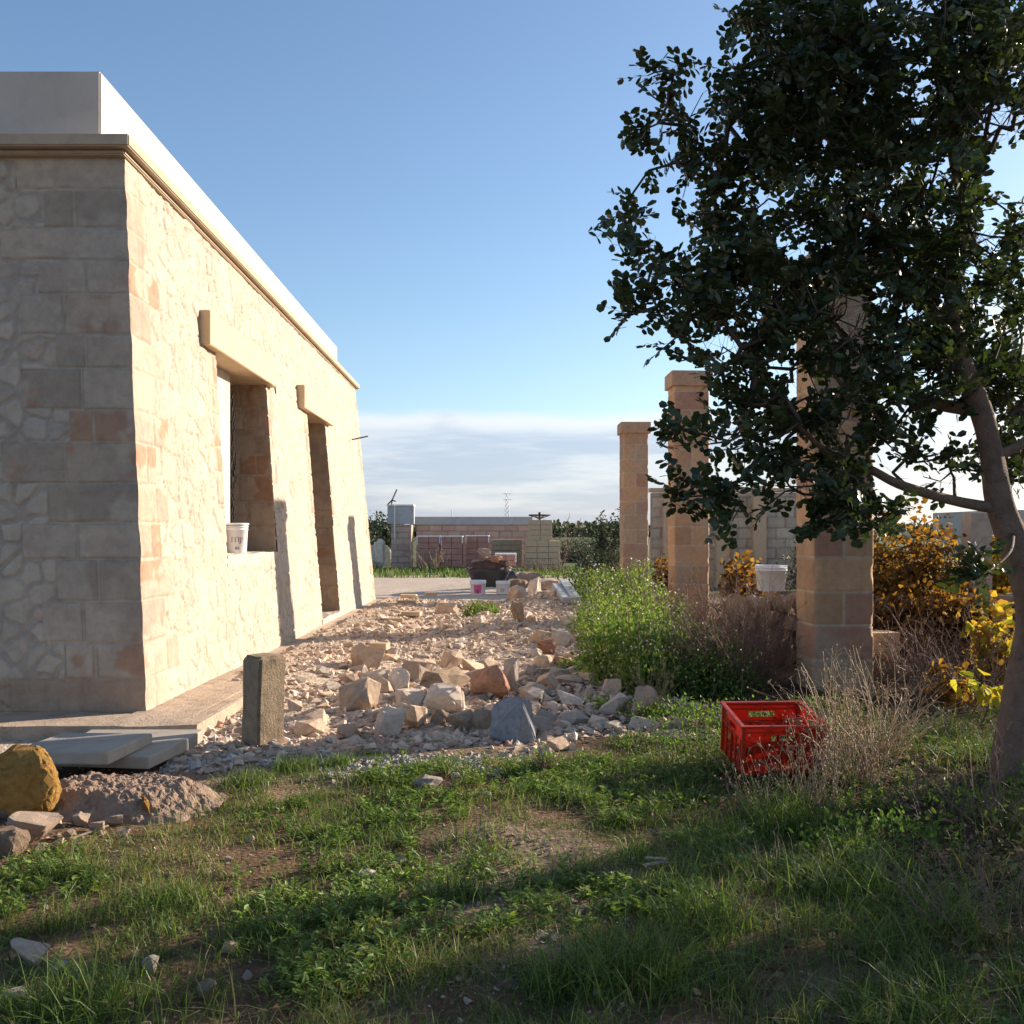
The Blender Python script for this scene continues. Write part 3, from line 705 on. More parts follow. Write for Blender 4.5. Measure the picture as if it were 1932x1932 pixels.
t = rng.random((len(X), 1)); c = np.array([.54, .43, .33]) * (.7 + .55 * t); c = np.where(rng.random((len(X), 1)) < .18, np.array([.56, .52, .47]) * (.8 + .3 * t), c); c = np.where(rng.random((len(X), 1)) < .08, np.array([.42, .24, .17]), c)
tag(pebbles('gravel', X, Y, S, M['wall'], c), 'beige crushed limestone gravel covering the rubble yard', 'gravel', kind='stuff')
X, Y = sample(14000, -3.0, 2.4, 2.9, 7.0, lambda X, Y: .12 + .9 * sst(fbm(X * 1.1, Y * 1.1, 3, 71), .52, .66))
S = rng.exponential(.009, len(X)) + .008; S = np.minimum(S, .05)
c = np.array([.38, .29, .22]) * (.6 + .8 * rng.random((len(X), 1)))
tag(pebbles('soil_pebbles', X, Y, S, M['wall'], c), 'small stones and crumbs of earth between the tufts of grass', 'pebbles', kind='stuff')
X, Y = sample(3600, -2.25, .1, 5.9, 7.0, lambda X, Y: 1.0 * (sst(Y - .25 * X * 0, 6.15, 6.45) * (1 - sst(Y, 6.75, 7.0))) * (fbm(X * 2.2, Y * 2.2, 3, 12) > .40))
S = rng.uniform(.02, .06, len(X)); c = np.array([.42, .39, .36]) * (.7 + .5 * rng.random((len(X), 1)))
tag(pebbles('crushed_stone', X, Y, S, M['wall'], c), 'strip of pale grey crushed stone between the concrete post and the grass', 'crushed stone', kind='stuff')

X, Y = sample(8200, -2.3, 1.9, 7.4, 22.5, lambda X, Y: d_rub(X, Y) ** .6)
S = rng.uniform(.05, .135, len(X)); t = rng.random((len(X), 1)); c = np.array([.64, .51, .40]) * (.78 + .45 * t); c = np.where(rng.random((len(X), 1)) < .12, np.array([.50, .36, .29]), c)
tag(pebbles('small_rubble', X, Y, S, M['wall'], c, -.01), 'fist sized broken limestone covering the yard', 'rubble', kind='stuff')
# dressed blocks and bricks lying in the yard
def brick(u, v, s, mat, label, rz=0, z=None, name='cut_block', rot=None, tilt=0):
    p = G(u, v); zb = ga(p.x, p.y) if z is None else z; p = G(u, v, zb)
    bm = bmesh.new(); bm_box(bm, (0, 0, s[2] / 2), s, None, .008, .004)
    o = obj_bm(name, bm, mat); o.location = (p.x, p.y + s[1] / 2, zb - .004); o.rotation_euler = (tilt, 0, rz)
    return tag(o, label, 'stone block')
brick(715, 1232, (.215, .16, .12), M['block'], 'small squared tuff block standing in the rubble behind the heap', R(-12))
brick(766, 1140, (.36, .2, .07), M['block'], 'long flat tuff bar beside the far corner of the building, lower of two', R(4))
brick(770, 1129, (.34, .2, .085), M['block'], 'dark topped tuff bar lying on the flat bar near the building corner', R(-3), .13)
brick(812, 1126, (.26, .25, .1), M['block'], 'squared tuff block right of the two stacked bars', R(14))
brick(776, 1162, (.32, .2, .07), M['block'], 'thin tuff bar lying half buried nearer than the stacked bars', R(-8))
brick(742, 1176, (.28, .16, .08), M['block'], 'tuff brick sunk in gravel near the building wall', R(5))
brick(1113, 1190, (.24, .2, .16), M['block'], 'upright tuff block at the edge of the green weeds', R(12))
brick(912, 1168, (.2, .14, .07), M['block'], 'small tilted tuff offcut in the middle of the far rubble', R(30), tilt=.15)
# concrete lengths at the end of the mound
def beam(a, b, w, t_, mat, label):
    a = Vector(a); b = Vector(b); d = b - a; L = d.length
    bm = bmesh.new()
    q = d.to_track_quat('Y', 'Z').to_matrix()
    bm_box(bm, (0, 0, 0), (w, L, t_), q, .008)
    o = obj_bm('concrete_beam', bm, mat); o.location = (a + b) / 2; return tag(o, label, 'concrete beam', 'concrete lengths on the mound')
beam(P(1049, 1105, 20.6), P(1069, 1133, 18.9), .16, .10, M['grey_paint'], 'left one of the two pale concrete beams lying side by side past the mound')
beam(P(1063, 1098, 20.9), P(1086, 1133, 18.9), .17, .12, M['grey_paint'], 'right and longer of the two pale concrete beams beside the white flowering weeds')

# paving slabs in front of the gable
def slab(c, s, rz, label, rx=0, ry=0, zz=0):
    bm = bmesh.new(); bm_box(bm, (0, 0, s[2] / 2), s, None, .01, .004)
    o = obj_bm('paving_slab', bm, M['concrete']); o.location = c; o.rotation_euler = (rx, ry, rz); return tag(o, label, 'paving slab', None)
slab((-2.68, 6.42, .115), (.60, .66, .075), R(-3), 'upper grey concrete slab lying on the other by the gable corner', R(-1))
slab((-2.56, 6.66, .035), (.70, .58, .078), R(-7), 'lower grey concrete slab under the other by the gable corner')
slab((-2.93, 5.92, .02), (.30, .18, .06), R(-10), 'small broken piece of slab in front of the stacked slabs')
slab((-2.62, 7.20, .0), (.8, .34, .085), R(2), 'low slab of concrete between the stacked slabs and the footing')

# concrete stub post
bm = bmesh.new(); bm_box(bm, (0, 0, .30), (.225, .225, .70), None, 0)
bmesh.ops.bevel(bm, geom=[e for e in bm.edges], offset=.018, segments=2, affect='EDGES')
bmesh.ops.subdivide_edges(bm, edges=bm.edges, cuts=6, use_grid_fill=True)
for v in bm.verts:
    n_ = float(fbm(np.array([v.co.x * 9 + v.co.z * 6]), np.array([v.co.y * 9 - v.co.z * 5]), 3, 5)[0]) - .5
    v.co.x += n_ * .018; v.co.y += n_ * .014
    if v.co.z > .6: v.co.z += (v.co.x * -.05) + n_ * .02
    if v.co.z > .6 and v.co.x < -.08: v.co.z -= .03
po = obj_bm('concrete_post', bm, M['post_conc']); po.location = (-1.785, 7.33, -.02); po.rotation_euler = (R(-1), R(1), R(-43))
tag(po, 'short square weathered concrete post standing before the rubble', 'post')

# ------------------------------------------------------------------ pillars
def pillar_mesh(w, d, H, seed, cw, part):
    """four faces with running-bond tuff blocks as relief"""
    Vs = []; Fs = []; Cs = []; off = 0
    cour = np.arange(0, H + .3, .305)
    for k in range(4):
        L = w if k % 2 == 0 else d
        s = np.linspace(0, L, int(L / .022) + 1); zz = np.arange(0, H + .01, .0175); zz[-1] = H
        S_, Z_ = np.meshgrid(s, zz, indexing='ij')
        ci = np.clip((Z_ / .305).astype(int), 0, 99); zl = ci * .305
        half = np.where(ci % 2 == 0, L * .5, L * (1.0 if k % 2 else .999))
        one = (ci % 2 == 1)
        de = np.minimum(Z_ - zl, zl + .305 - Z_)
        de = np.where(one, de, np.minimum(de, np.abs(S_ - L * .5)))
        de = de + (fbm(S_ * 8, Z_ * 8, 2, seed) - .5) * .008
        st = sst(de, .004, .013)
        hh = st * .011 + (fbm(S_ * 16, Z_ * 16, 3, seed + k) - .5) * .008
        bid = (ci * 2 + ((S_ > L * .5) & ~one)).astype(np.int64)
        t_ = _h(bid, np.full(bid.shape, k + seed), np.zeros_like(bid), 3)
        base = np.array([.51, .325, .195]) * (.78 + .42 * t_[..., None]); 
        base = np.where((t_ > .8)[..., None], np.array([.42, .24, .17]), base)
        sm = sst(fbm(S_ * 2, Z_ * 1.3, 4, seed + 5), .5, .64)[..., None]
        base = base * (1 - sm * .5) + np.array([.40, .34, .27]) * sm * .5
        cc = base * st[..., None] + np.array([.52, .43, .32]) * (1 - st[..., None])
        edge = np.minimum(S_, L - S_); hh = hh * sst(edge, 0, .02) - .030 * np.exp(-edge / .014) * sst(vn(Z_ * 9 + k // 2 * 0, Z_ * 0 + seed, 6), .45, .9)
        a = [(-w / 2 + S_, -d / 2 - hh), (w / 2 + hh, -d / 2 + S_), (w / 2 - S_, d / 2 + hh), (-w / 2 - hh, d / 2 - S_)][k]
        V = np.stack([a[0], a[1], Z_], -1).reshape(-1, 3)
        Vs.append(V); Fs.append(grid_faces(*S_.shape) + off); Cs.append(cc.reshape(-1, 3)); off += len(V)
    V = np.concatenate(Vs); 
    return npm('shaft', V, np.concatenate(Fs), M['pillar'], part, col=np.concatenate(Cs), smooth=True)
def pillar(x, y, w, d, H, seed, label, capo=.055, caph=.24):
    r = empty('stone_pillar', (x, y, ga(x, y) - .03), R(1.5)); tag(r, label, 'pillar', 'row of tuff pillars')
    pillar_mesh(w, d, H - caph, seed, 0, r)
    bm = bmesh.new(); bm_box(bm, (0, 0, H - caph / 2), (w + capo * 2, d + capo * 2, caph), None, .012, .004)
    obj_bm('cap', bm, M['capst'], r); return r
M['capst'] = stone_mat('pillar_cap_tuff', (.44, .29, .19), .25, .008, 14, vary=False)
pillar(2.97, 9.45, .53, .52, 3.95, 11, 'nearest tall tuff pillar, partly behind the tree foliage')
pillar(2.83, 16.45, .54, .56, 3.98, 12, 'middle tuff pillar of the row with wide capstone')
pillar(2.67, 22.45, .54, .54, 3.85, 13, 'farthest and slimmest tuff pillar with the fully visible capstone')

# ------------------------------------------------------------------ leaves / stems
def norm(a): return a / np.maximum(np.linalg.norm(a, axis=-1, keepdims=True), 1e-9)
OB = np.array([[0, 0], [.3, .36], [.72, .5], [1, .06], [1, -.06], [.72, -.5], [.3, -.36]])
OB = np.array([[0, 0], [.32, .40], [.76, .48], [1, 0], [.76, -.48], [.32, -.40]])
LANCE = np.array([[0, 0], [.3, .5], [.65, .4], [1, 0], [.65, -.4], [.3, -.5]])
VINE = np.array([[0, 0], [.05, .42], [.42, .5], [1, 0], [.42, -.5], [.05, -.42]])
def leaves(name, Pp, D, N, L, Wd, mat, parent=None, shape=OB, fold=.18, tint=None, droop=0.1):
    n = len(Pp); D = norm(D); S = norm(np.cross(D, N)); N2 = np.cross(S, D)
    L = np.broadcast_to(L, (n,)); Wd = np.broadcast_to(Wd, (n,))
    V = Pp[:, None] + D[:, None] * (shape[:, 0][None, :, None] * L[:, None, None]) + S[:, None] * (shape[:, 1][None, :, None] * Wd[:, None, None]) \
        + N2[:, None] * ((np.abs(shape[:, 1])[None, :, None] * fold * Wd[:, None, None]) - (shape[:, 0] ** 2)[None, :, None] * droop * L[:, None, None])
    o = np.arange(n)[:, None] * 6
    Fc = np.concatenate([o + np.array([0, 1, 2, 3])[None], o + np.array([0, 3, 4, 5])[None]])
    if tint is None: tint = rng.random(n)
    return npm(name, V, Fc, mat, parent, smooth=False, tint=np.repeat(tint, 6))
def tubes(name, A, B, ra, rb, mat, parent=None, sides=3, smooth=True):
    A = np.asarray(A, float); B = np.asarray(B, float); n = len(A)
    ra = np.broadcast_to(ra, (n,)); rb = np.broadcast_to(rb, (n,))
    D = norm(B - A); up = np.where(np.abs(D[:, 2:3]) > .9, np.array([[1., 0, 0]]), np.array([[0, 0, 1.]])); S = norm(np.cross(D, up)); T = np.cross(D, S)
    an = np.arange(sides) * 2 * math.pi / sides
    ring = S[:, None] * np.cos(an)[None, :, None] + T[:, None] * np.sin(an)[None, :, None]
    V = np.concatenate([A[:, None] + ring * ra[:, None, None], B[:, None] + ring * rb[:, None, None]], 1)
    o = np.arange(n)[:, None] * 2 * sides
    Fc = np.concatenate([o + np.array([i, (i + 1) % sides, sides + (i + 1) % sides, sides + i])[None] for i in range(sides)])
    return npm(name, V, Fc, mat, parent, smooth=smooth)
def rdir(n, up=0.0):
    v = rng.normal(size=(n, 3)); v[:, 2] += up; return norm(v)
def spline(pts, rad, n=60):
    pts = np.array(pts, float); rad = np.array(rad, float); t = np.linspace(0, len(pts) - 1, n); k = np.clip(t.astype(int), 0, len(pts) - 2); f = (t - k)[:, None]
    p = np.vstack([2 * pts[0] - pts[1], pts, 2 * pts[-1] - pts[-2]])
    a, b, c_, d = p[k], p[k + 1], p[k + 2], p[k + 3]
    q = .5 * (2 * b + (c_ - a) * f + (2 * a - 5 * b + 4 * c_ - d) * f ** 2 + (3 * b - a - 3 * c_ + d) * f ** 3)
    return q, np.interp(t, np.arange(len(rad)), rad)
def limb(name, pts, rad, mat, parent, n=60, sides=18, seed=0):
    q, r = spline(pts, rad, n); Vs = []
    T = norm(np.gradient(q, axis=0)); ref = np.array([0., 1, 0.1])
    an = np.linspace(0, 2 * math.pi, sides, endpoint=False)
    for i in range(n):
        S = norm(np.cross(T[i], ref)); U = np.cross(T[i], S)
        w = 1 + .16 * (fbm(np.cos(an) * 1.3 + i * .10, np.sin(an) * 1.3 + i * .03, 3, seed) - .5) * 2
        Vs.append(q[i] + (S[None] * np.cos(an)[:, None] + U[None] * np.sin(an)[:, None]) * (r[i] * w)[:, None])
    V = np.array(Vs).reshape(-1, 3); id_ = np.arange(n * sides).reshape(n, sides); nx_ = np.roll(id_, -1, 1)
    Fc = np.stack([id_[:-1], nx_[:-1], nx_[1:], id_[1:]], -1).reshape(-1, 4)
    return npm(name, V, Fc, mat, parent, smooth=True), q, r

# ------------------------------------------------------------------ carob tree
def wP(u, v, Y): p = P(u, v, Y); return [p.x, p.y, p.z]
TY = 5.9
tr = empty('carob_tree', (2.87, TY, .1)); tag(tr, 'leaning carob tree with dark round leaflets filling the upper right', 'tree')
TO = np.array([2.87, TY, .1])
trunk_pts = np.array([wP(1925, 1545, 5.85), wP(1922, 1440, 5.86), wP(1936, 1300, 5.88), wP(1952, 1170, 5.9), wP(1927, 1060, 5.92), wP(1888, 955, 5.95), wP(1872, 860, 5.98), wP(1850, 775, 6.0), wP(1803, 645, 6.05), wP(1800, 520, 6.1), wP(1822, 400, 6.15), wP(1800, 290, 6.2), wP(1780, 140, 6.2), wP(1800, -60, 6.2), wP(1790, -220, 6.2)])
trunk_r = [.23, .150, .122, .106, .093, .078, .066, .064, .054, .048, .042, .036, .03, .024, .018]
_, q0, r0 = limb('trunk', trunk_pts - TO, trunk_r, M['bark'], tr, 120, 22, 5)
b1 = np.array([wP(1885, 960, 5.95), wP(1800, 945, 5.9), wP(1700, 915, 5.8), wP(1640, 885, 5.75), wP(1570, 860, 5.7), wP(1500, 800, 5.6), wP(1420, 740, 5.5)])
_, q1, r1 = limb('limb', b1 - TO, [.036, .030, .026, .022, .017, .012, .008], M['bark'], tr, 50, 12, 6)
b2 = np.array([wP(1850, 775, 6.0), wP(1760, 760, 6.2), wP(1700, 725, 6.4), wP(1600, 640, 6.5), wP(1500, 520, 6.4), wP(1400, 400, 6.3), wP(1300, 330, 6.1)])
_, q2, r2 = limb('limb', b2 - TO, [.04, .036, .030, .024, .019, .014, .009], M['bark'], tr, 50, 12, 7)
b3 = np.array([wP(1872, 865, 5.98), wP(1950, 820, 6.1), wP(2050, 700, 6.3), wP(2200, 500, 6.6), wP(2350, 200, 6.8), wP(2400, -100, 7)])
_, q3, r3 = limb('limb', b3 - TO, [.030, .030, .028, .024, .018, .012], M['bark'], tr, 50, 12, 8)
b4 = np.array([wP(1803, 640, 6.05), wP(1710, 520, 6.25), wP(1630, 380, 6.5), wP(1550, 220, 6.6), wP(1490, 60, 6.7), wP(1460, -150, 6.8)])
_, q4, r4 = limb('limb', b4 - TO, [.04, .034, .028, .022, .016, .010], M['bark'], tr, 50, 12, 9)
b5 = np.array([wP(1912, 1000, 5.94), wP(1906, 1040, 5.6), wP(1870, 1075, 5.35), wP(1845, 1085, 5.2)])
_, q5, r5 = limb('limb', b5 - TO, [.012, .009, .006, .004], M['twig'], tr, 30, 8, 10)
blobs = [ # u, v, ru, rv, n, Y, dY
 (1700, 130, 270, 170, 250, 6.0, .8), (1660, 330, 230, 150, 160, 6.0, .7), (1590, 510, 240, 120, 150, 6.0, .6), (1600, 650, 230, 80, 105, 6.0, .6), (1790, 560, 130, 150, 75, 6.2, .6),
 (1880, 130, 120, 150, 90, 6.1, .8), (1480, 250, 110, 100, 55, 5.8, .5), (1560, 70, 120, 100, 70, 5.8, .6), (1910, 500, 60, 110, 28, 6.2, .7), (1900, 690, 60, 60, 14, 6.4, .5), (1640, 770, 200, 60, 75, 5.9, .6), (1430, 560, 120, 80, 50, 5.8, .5),
 (1540, 900, 90, 55, 30, 5.6, .3), (1640, 960, 85, 45, 22, 5.4, .3), (1420, 860, 75, 60, 20, 5.5, .3), (1290, 840, 50, 34, 8, 5.4, .2), (1320, 930, 70, 34, 14, 5.3, .2), (1740, 880, 70, 50, 14, 6.2, .4), (1900, 860, 50, 40, 8, 6.4, .4),
 (1560, 985, 40, 18, 5, 5.3, .2), (1880, 900, 50, 40, 6, 6.3, .3), (1835, 1060, 34, 34, 9, 5.25, .15), (1400, 960, 60, 26, 7, 5.3, .2),
 (1905, 760, 40, 70, 24, 6.5, .4), (1925, 860, 30, 40, 8, 6.5, .3), (1850, 700, 60, 50, 16, 6.4, .4),
 (1250, 155, 38, 44, 7, 5.5, .15), (1275, 235, 40, 40, 7, 5.6, .2), (1222, 285, 32, 42, 6, 5.5, .15), (1330, 300, 70, 60, 22, 5.7, .3), (1380, 170, 55, 60, 16, 5.7, .3), (1350, 400, 80, 60, 24, 5.7, .3),
 (1185, 425, 36, 42, 8, 5.4, .15), (1230, 500, 45, 38, 10, 5.4, .2), (1200, 575, 42, 44, 9, 5.4, .15), (1300, 560, 70, 60, 26, 5.6, .3), (1268, 655, 38, 30, 6, 5.4, .15), (1400, 480, 80, 60, 24, 5.8, .3),
 (1425, 30, 45, 45, 11, 5.6, .2), (1400, 690, 80, 50, 16, 5.7, .3), (1370, 780, 40, 40, 7, 5.5, .2), (1450, 780, 60, 45, 12, 5.6, .3), (1340, 690, 40, 30, 5, 5.5, .2)]
T = []
for (u, v, ru, rv, n, Y, dY) in blobs:
    for _ in range(int(n * (1.3 if n > 60 else 1.05 if u < 1460 else 1.2))):
        while True:
            a_, b_ = random.uniform(-1, 1), random.uniform(-1, 1)
            if a_ * a_ + b_ * b_ < 1: break
        T.append(wP(u + a_ * ru, v + b_ * rv, Y + random.uniform(-dY, dY)))
for _ in range(760):   # crown outside the frame: above and to the right
    th = random.uniform(0, 6.28); ph = random.uniform(-.2, 1.45); rr_ = random.uniform(.55, 1) ** .5
    p = [4.0 + 2.1 * rr_ * math.cos(th) * math.cos(ph), 6.9 + 1.9 * rr_ * math.sin(th) * math.cos(ph), 3.2 + 2.9 * rr_ * math.sin(ph)]
    if p[1] < 1: continue
    uu = 966 + F * p[0] / p[1]; vv_ = 1005 - F * (p[2] - CAMH) / p[1]
    if uu < 1980 and vv_ > -40: continue
    T.append(p)
T = np.array(T)
def grow(tree, TO, T, seeds, k_per=(2, 3), LL=.057, leafmat='carob', twigr=.0028, seg=.13, gaps=None):
    nodes = np.concatenate([s[8:] for s in seeds]); par = np.full(len(nodes), -1); nodes = list(nodes)
    root = len(nodes)
    arr = np.zeros((len(nodes) + 60000, 3)); arr[:len(nodes)] = np.array(nodes); cntn = len(nodes); pa = np.full(len(arr), -1)
    Tl = T - TO
    d0 = np.array([np.min(np.linalg.norm(arr[:cntn] - t_, axis=1)) for t_ in Tl]); order = np.argsort(d0)
    tips = []; dirs = []
    for ti in order:
        t_ = Tl[ti]; dd = np.linalg.norm(arr[:cntn] - t_, axis=1); j = int(np.argmin(dd)); d = dd[j]
        m = max(1, int(d / seg)); p0 = arr[j].copy(); last = j; sag = np.array([0, 0, .10 * d])
        for i in range(1, m + 1):
            f = i / m; p = p0 * (1 - f) + t_ * f + sag * (4 * f * (1 - f)) * .6 + (rng.normal(size=3) * .012 * (i < m))
            arr[cntn] = p; pa[cntn] = last; last = cntn; cntn += 1
        tips.append(last); dirs.append(arr[last] - arr[pa[last]])
    w = np.zeros(cntn)
    for t_ in tips: w[t_] += 1
    for i in range(cntn - 1, root - 1, -1):
        if pa[i] >= root: w[pa[i]] += w[i]
    rad = twigr * np.maximum(w, 1) ** .42
    ids = np.arange(root, cntn); pp = pa[ids]
    rp = np.where(pp >= root, rad[pp], np.minimum(rad[ids] * 1.3, .02))
    tubes('branches', arr[pp], arr[ids], rp, rad[ids], M['twig'], tree, 4)
    tp = arr[np.array(tips)]; td = norm(np.array(dirs))
    Pp = []; Dd = []; Nn = []; RA = []; RB = []
    for p, d in zip(tp, td):
        for k_ in range(random.randint(*k_per)):
            rd = norm(d * .7 + rng.normal(size=3) * .75 + np.array([0, 0, .1])); Lr = random.uniform(.10, .16)
            nrm = norm(np.cross(rd, np.cross(np.array([0, 0, 1.]) + rng.normal(size=3) * .55, rd))); sd_ = np.cross(rd, nrm)
            st = p - d * random.uniform(0, .12); RA.append(st); RB.append(st + rd * Lr)
            npair = random.choice([3, 4, 4, 5])
            for m in range(npair):
                f = (m + .8) / npair
                for sgn in (-1, 1):
                    Pp.append(st + rd * Lr * f); Dd.append(sd_ * sgn + rd * .55 + rng.normal(size=3) * .18); Nn.append(nrm + rng.normal(size=3) * .35)
    Pp = np.array(Pp); Dd = np.array(Dd); Nn = np.array(Nn)
    if gaps:
        wp = Pp + TO; uu = 966 + F * wp[:, 0] / wp[:, 1]; vv2 = 1005 - F * (wp[:, 2] - CAMH) / wp[:, 1]; kk = np.ones(len(Pp), bool)
        for (gu, gv, ru, rv) in gaps: kk &= ((uu - gu) / ru) ** 2 + ((vv2 - gv) / rv) ** 2 > 1 + .5 * (rng.random(len(Pp)) - .5)
        Pp, Dd, Nn = Pp[kk], Dd[kk], Nn[kk]
    n = len(Pp)
    cl = np.repeat(rng.random(n // 6 + 1), 6)[:n]
    tint = np.clip(rng.random(n) * .6 + cl * .4, 0, 1)
    leaves('foliage', Pp, np.array(Dd), np.array(Nn), LL * rng.uniform(.55, 1.25, n), LL * .72 * rng.uniform(.6, 1.15, n), M[leafmat], tree, OB, .15, tint)
    tubes('leaf_stalks', np.array(RA), np.array(RB), .0014, .0009, M['twig'], tree, 3)
    return n
nl = grow(tr, TO, T, [q0[30:], q1, q2, q3, q4, q5], gaps=[(1598, 600, 44, 48), (1505, 735, 22, 50), (1880, 235, 42, 48), (1858, 440, 24, 46), (1880, 325, 20, 30), (1450, 385, 26, 18), (1380, 255, 22, 16), (1560, 270, 16, 14), (1500, 480, 26, 16), (1370, 655, 46, 22), (1470, 690, 30, 16), (1720, 590, 26, 16), (1650, 700, 20, 14), (1760, 335, 18, 16), (1640, 415, 14, 16), (1420, 545, 20, 12), (1690, 900, 60, 26), (1800, 905, 40, 20), (1500, 925, 40, 18), (1600, 800, 24, 34)])
print('carob leaflets', nl, 'targets', len(T))
# neighbouring carob standing to the right, out of frame; it shades the foreground
def small_carob(x, y, label, dens=330):
    t2 = empty('carob_tree', (x, y, -.02)); tag(t2, label, 'tree'); O2 = np.array([x, y, -.02])
    _, qa, ra_ = limb('trunk', [(0, 0, 0), (.05, .03, .6), (-.05, .1, 1.2), (.05, 0, 1.9), (0, .05, 2.7)], [.10, .08, .065, .04, .015], M['bark'], t2, 40, 12, 3)
    TT = []
    while len(TT) < dens:
        p = rng.uniform(-1, 1, 3)
        if np.linalg.norm(p) > 1 or fbm(np.array([p[0] * 2.2 + x]), np.array([p[2] * 2.6 + p[1] * 1.3]), 3, 5)[0] < .47: continue
        TT.append([p[0] * 1.25, p[1] * 1.25, 2.05 + p[2] * 1.45])
    grow(t2, O2, np.array(TT) + O2, [qa], seg=.16)
    return t2
small_carob(6.7, 7.0, 'small carob tree beyond the right edge shading the grass', 230)
small_carob(9.6, 8.4, 'farther small carob tree out to the right of the leaning one').scale = (1, 1, 1.1)
small_carob(5.6, 5.2, 'small carob tree nearest beyond the right edge of the picture', 900).scale = (1.05, 1.05, .9)

# ------------------------------------------------------------------ grass and weeds
def gdens(X, Y):
    e = Y + (fbm(X * 1.3, Y * 1.3, 4, 3) - .5) * 1.3
    lim = 6.85 + .35 * sst(X, .2, 1.2) + 1.2 * sst(X, 1.1, 1.8)
    d = 1 - sst(e, lim - .9, lim)
    left = -2.25 + np.clip(Y - 4.6, 0, 3) * .42
    d = d * sst(X, left - .1, left + .35)
    patch = fbm(X * .95, Y * .95, 4, 71); fine = fbm(X * 4, Y * 4, 2, 72)
    d = d * np.clip(.30 + 1.8 * sst(patch, .72, .50) * (.35 + fine), .05, 1)
    d = d * np.clip(.25 + 2.4 * (fbm(X * 7, Y * 7, 3, 171) - .36), .06, 1.3)
    d = d * (1 - .72 * sst(X + .35 * (Y - 4.5), 1.0, 1.9))
    bare = np.exp(-(((X + 1.15) / .55) ** 2 + ((Y - 4.75) / .33) ** 2)) + .5 * np.exp(-(((X + .35) / .5) ** 2 + ((Y - 6.2) / .2) ** 2))
    return d * (1 - np.clip(bare, 0, .93)) * (1 + .0 * X)
def blades(name, X, Y, H, Wd, lean, mat, tint, parent=None, zoff=None, kind='stuff'):
    n = len(X); az = rng.uniform(0, 6.28, n); a2 = rng.uniform(0, 6.28, n)
    B = np.stack([X, Y, gz(X, Y) - .005 if zoff is None else zoff], -1)
    D = np.stack([np.cos(az), np.sin(az), 0 * az], -1) * lean[:, None]; Sd = np.stack([np.cos(a2), np.sin(a2), 0 * az], -1)
    ts = np.array([0, .4, .75, 1.0]); ww = np.array([1, .85, .5, 0])
    V = []
    for t_, w_ in zip(ts, ww):
        c_ = B + D * (t_ ** 2)[None] * H[:, None] if False else B + D * (t_ * t_) * H[:, None]
        c_ = c_ + np.stack([0 * az, 0 * az, (t_ - .38 * lean * t_ * t_) * H], -1)
        if w_ > 0: V += [c_ - Sd * (Wd * w_ / 2)[:, None], c_ + Sd * (Wd * w_ / 2)[:, None]]
        else: V.append(c_)
    V = np.stack(V, 1); o = np.arange(n)[:, None] * 7
    q = np.concatenate([o + np.array([0, 1, 3, 2])[None], o + np.array([2, 3, 5, 4])[None]]); t3 = o + np.array([4, 5, 6])[None]
    return npm(name, V, [q, t3], mat, parent, tint=np.repeat(tint, 7))
n = 360000
X = rng.uniform(-3.6, 5.0, n); Y = 2.5 + 6.2 * rng.random(n) ** 1.15
k = (np.abs(X) < Y * .55 + .3) & (rng.random(n) < gdens(X, Y)); X, Y = X[k], Y[k]
tall = sst(X, .6, 1.8)
tuft = fbm(X * 3.2, Y * 3.2, 2, 91)
H = (.04 + .085 * rng.random(len(X)) ** 1.5) * (.25 + 1.6 * tuft) * (1 + .8 * tall)
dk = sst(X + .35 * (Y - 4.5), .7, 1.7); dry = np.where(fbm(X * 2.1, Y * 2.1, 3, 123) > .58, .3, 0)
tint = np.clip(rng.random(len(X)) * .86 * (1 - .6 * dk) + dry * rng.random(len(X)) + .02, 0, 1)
tint = np.where(rng.random(len(X)) < .05 + .35 * sst(fbm(X * 1.6 + 40, Y * 1.6, 3, 124), .56, .66), rng.uniform(.85, 1, len(X)), tint)
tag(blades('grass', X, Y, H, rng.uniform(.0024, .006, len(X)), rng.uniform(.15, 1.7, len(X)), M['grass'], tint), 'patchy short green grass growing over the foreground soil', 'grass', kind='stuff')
print('grass', len(X))
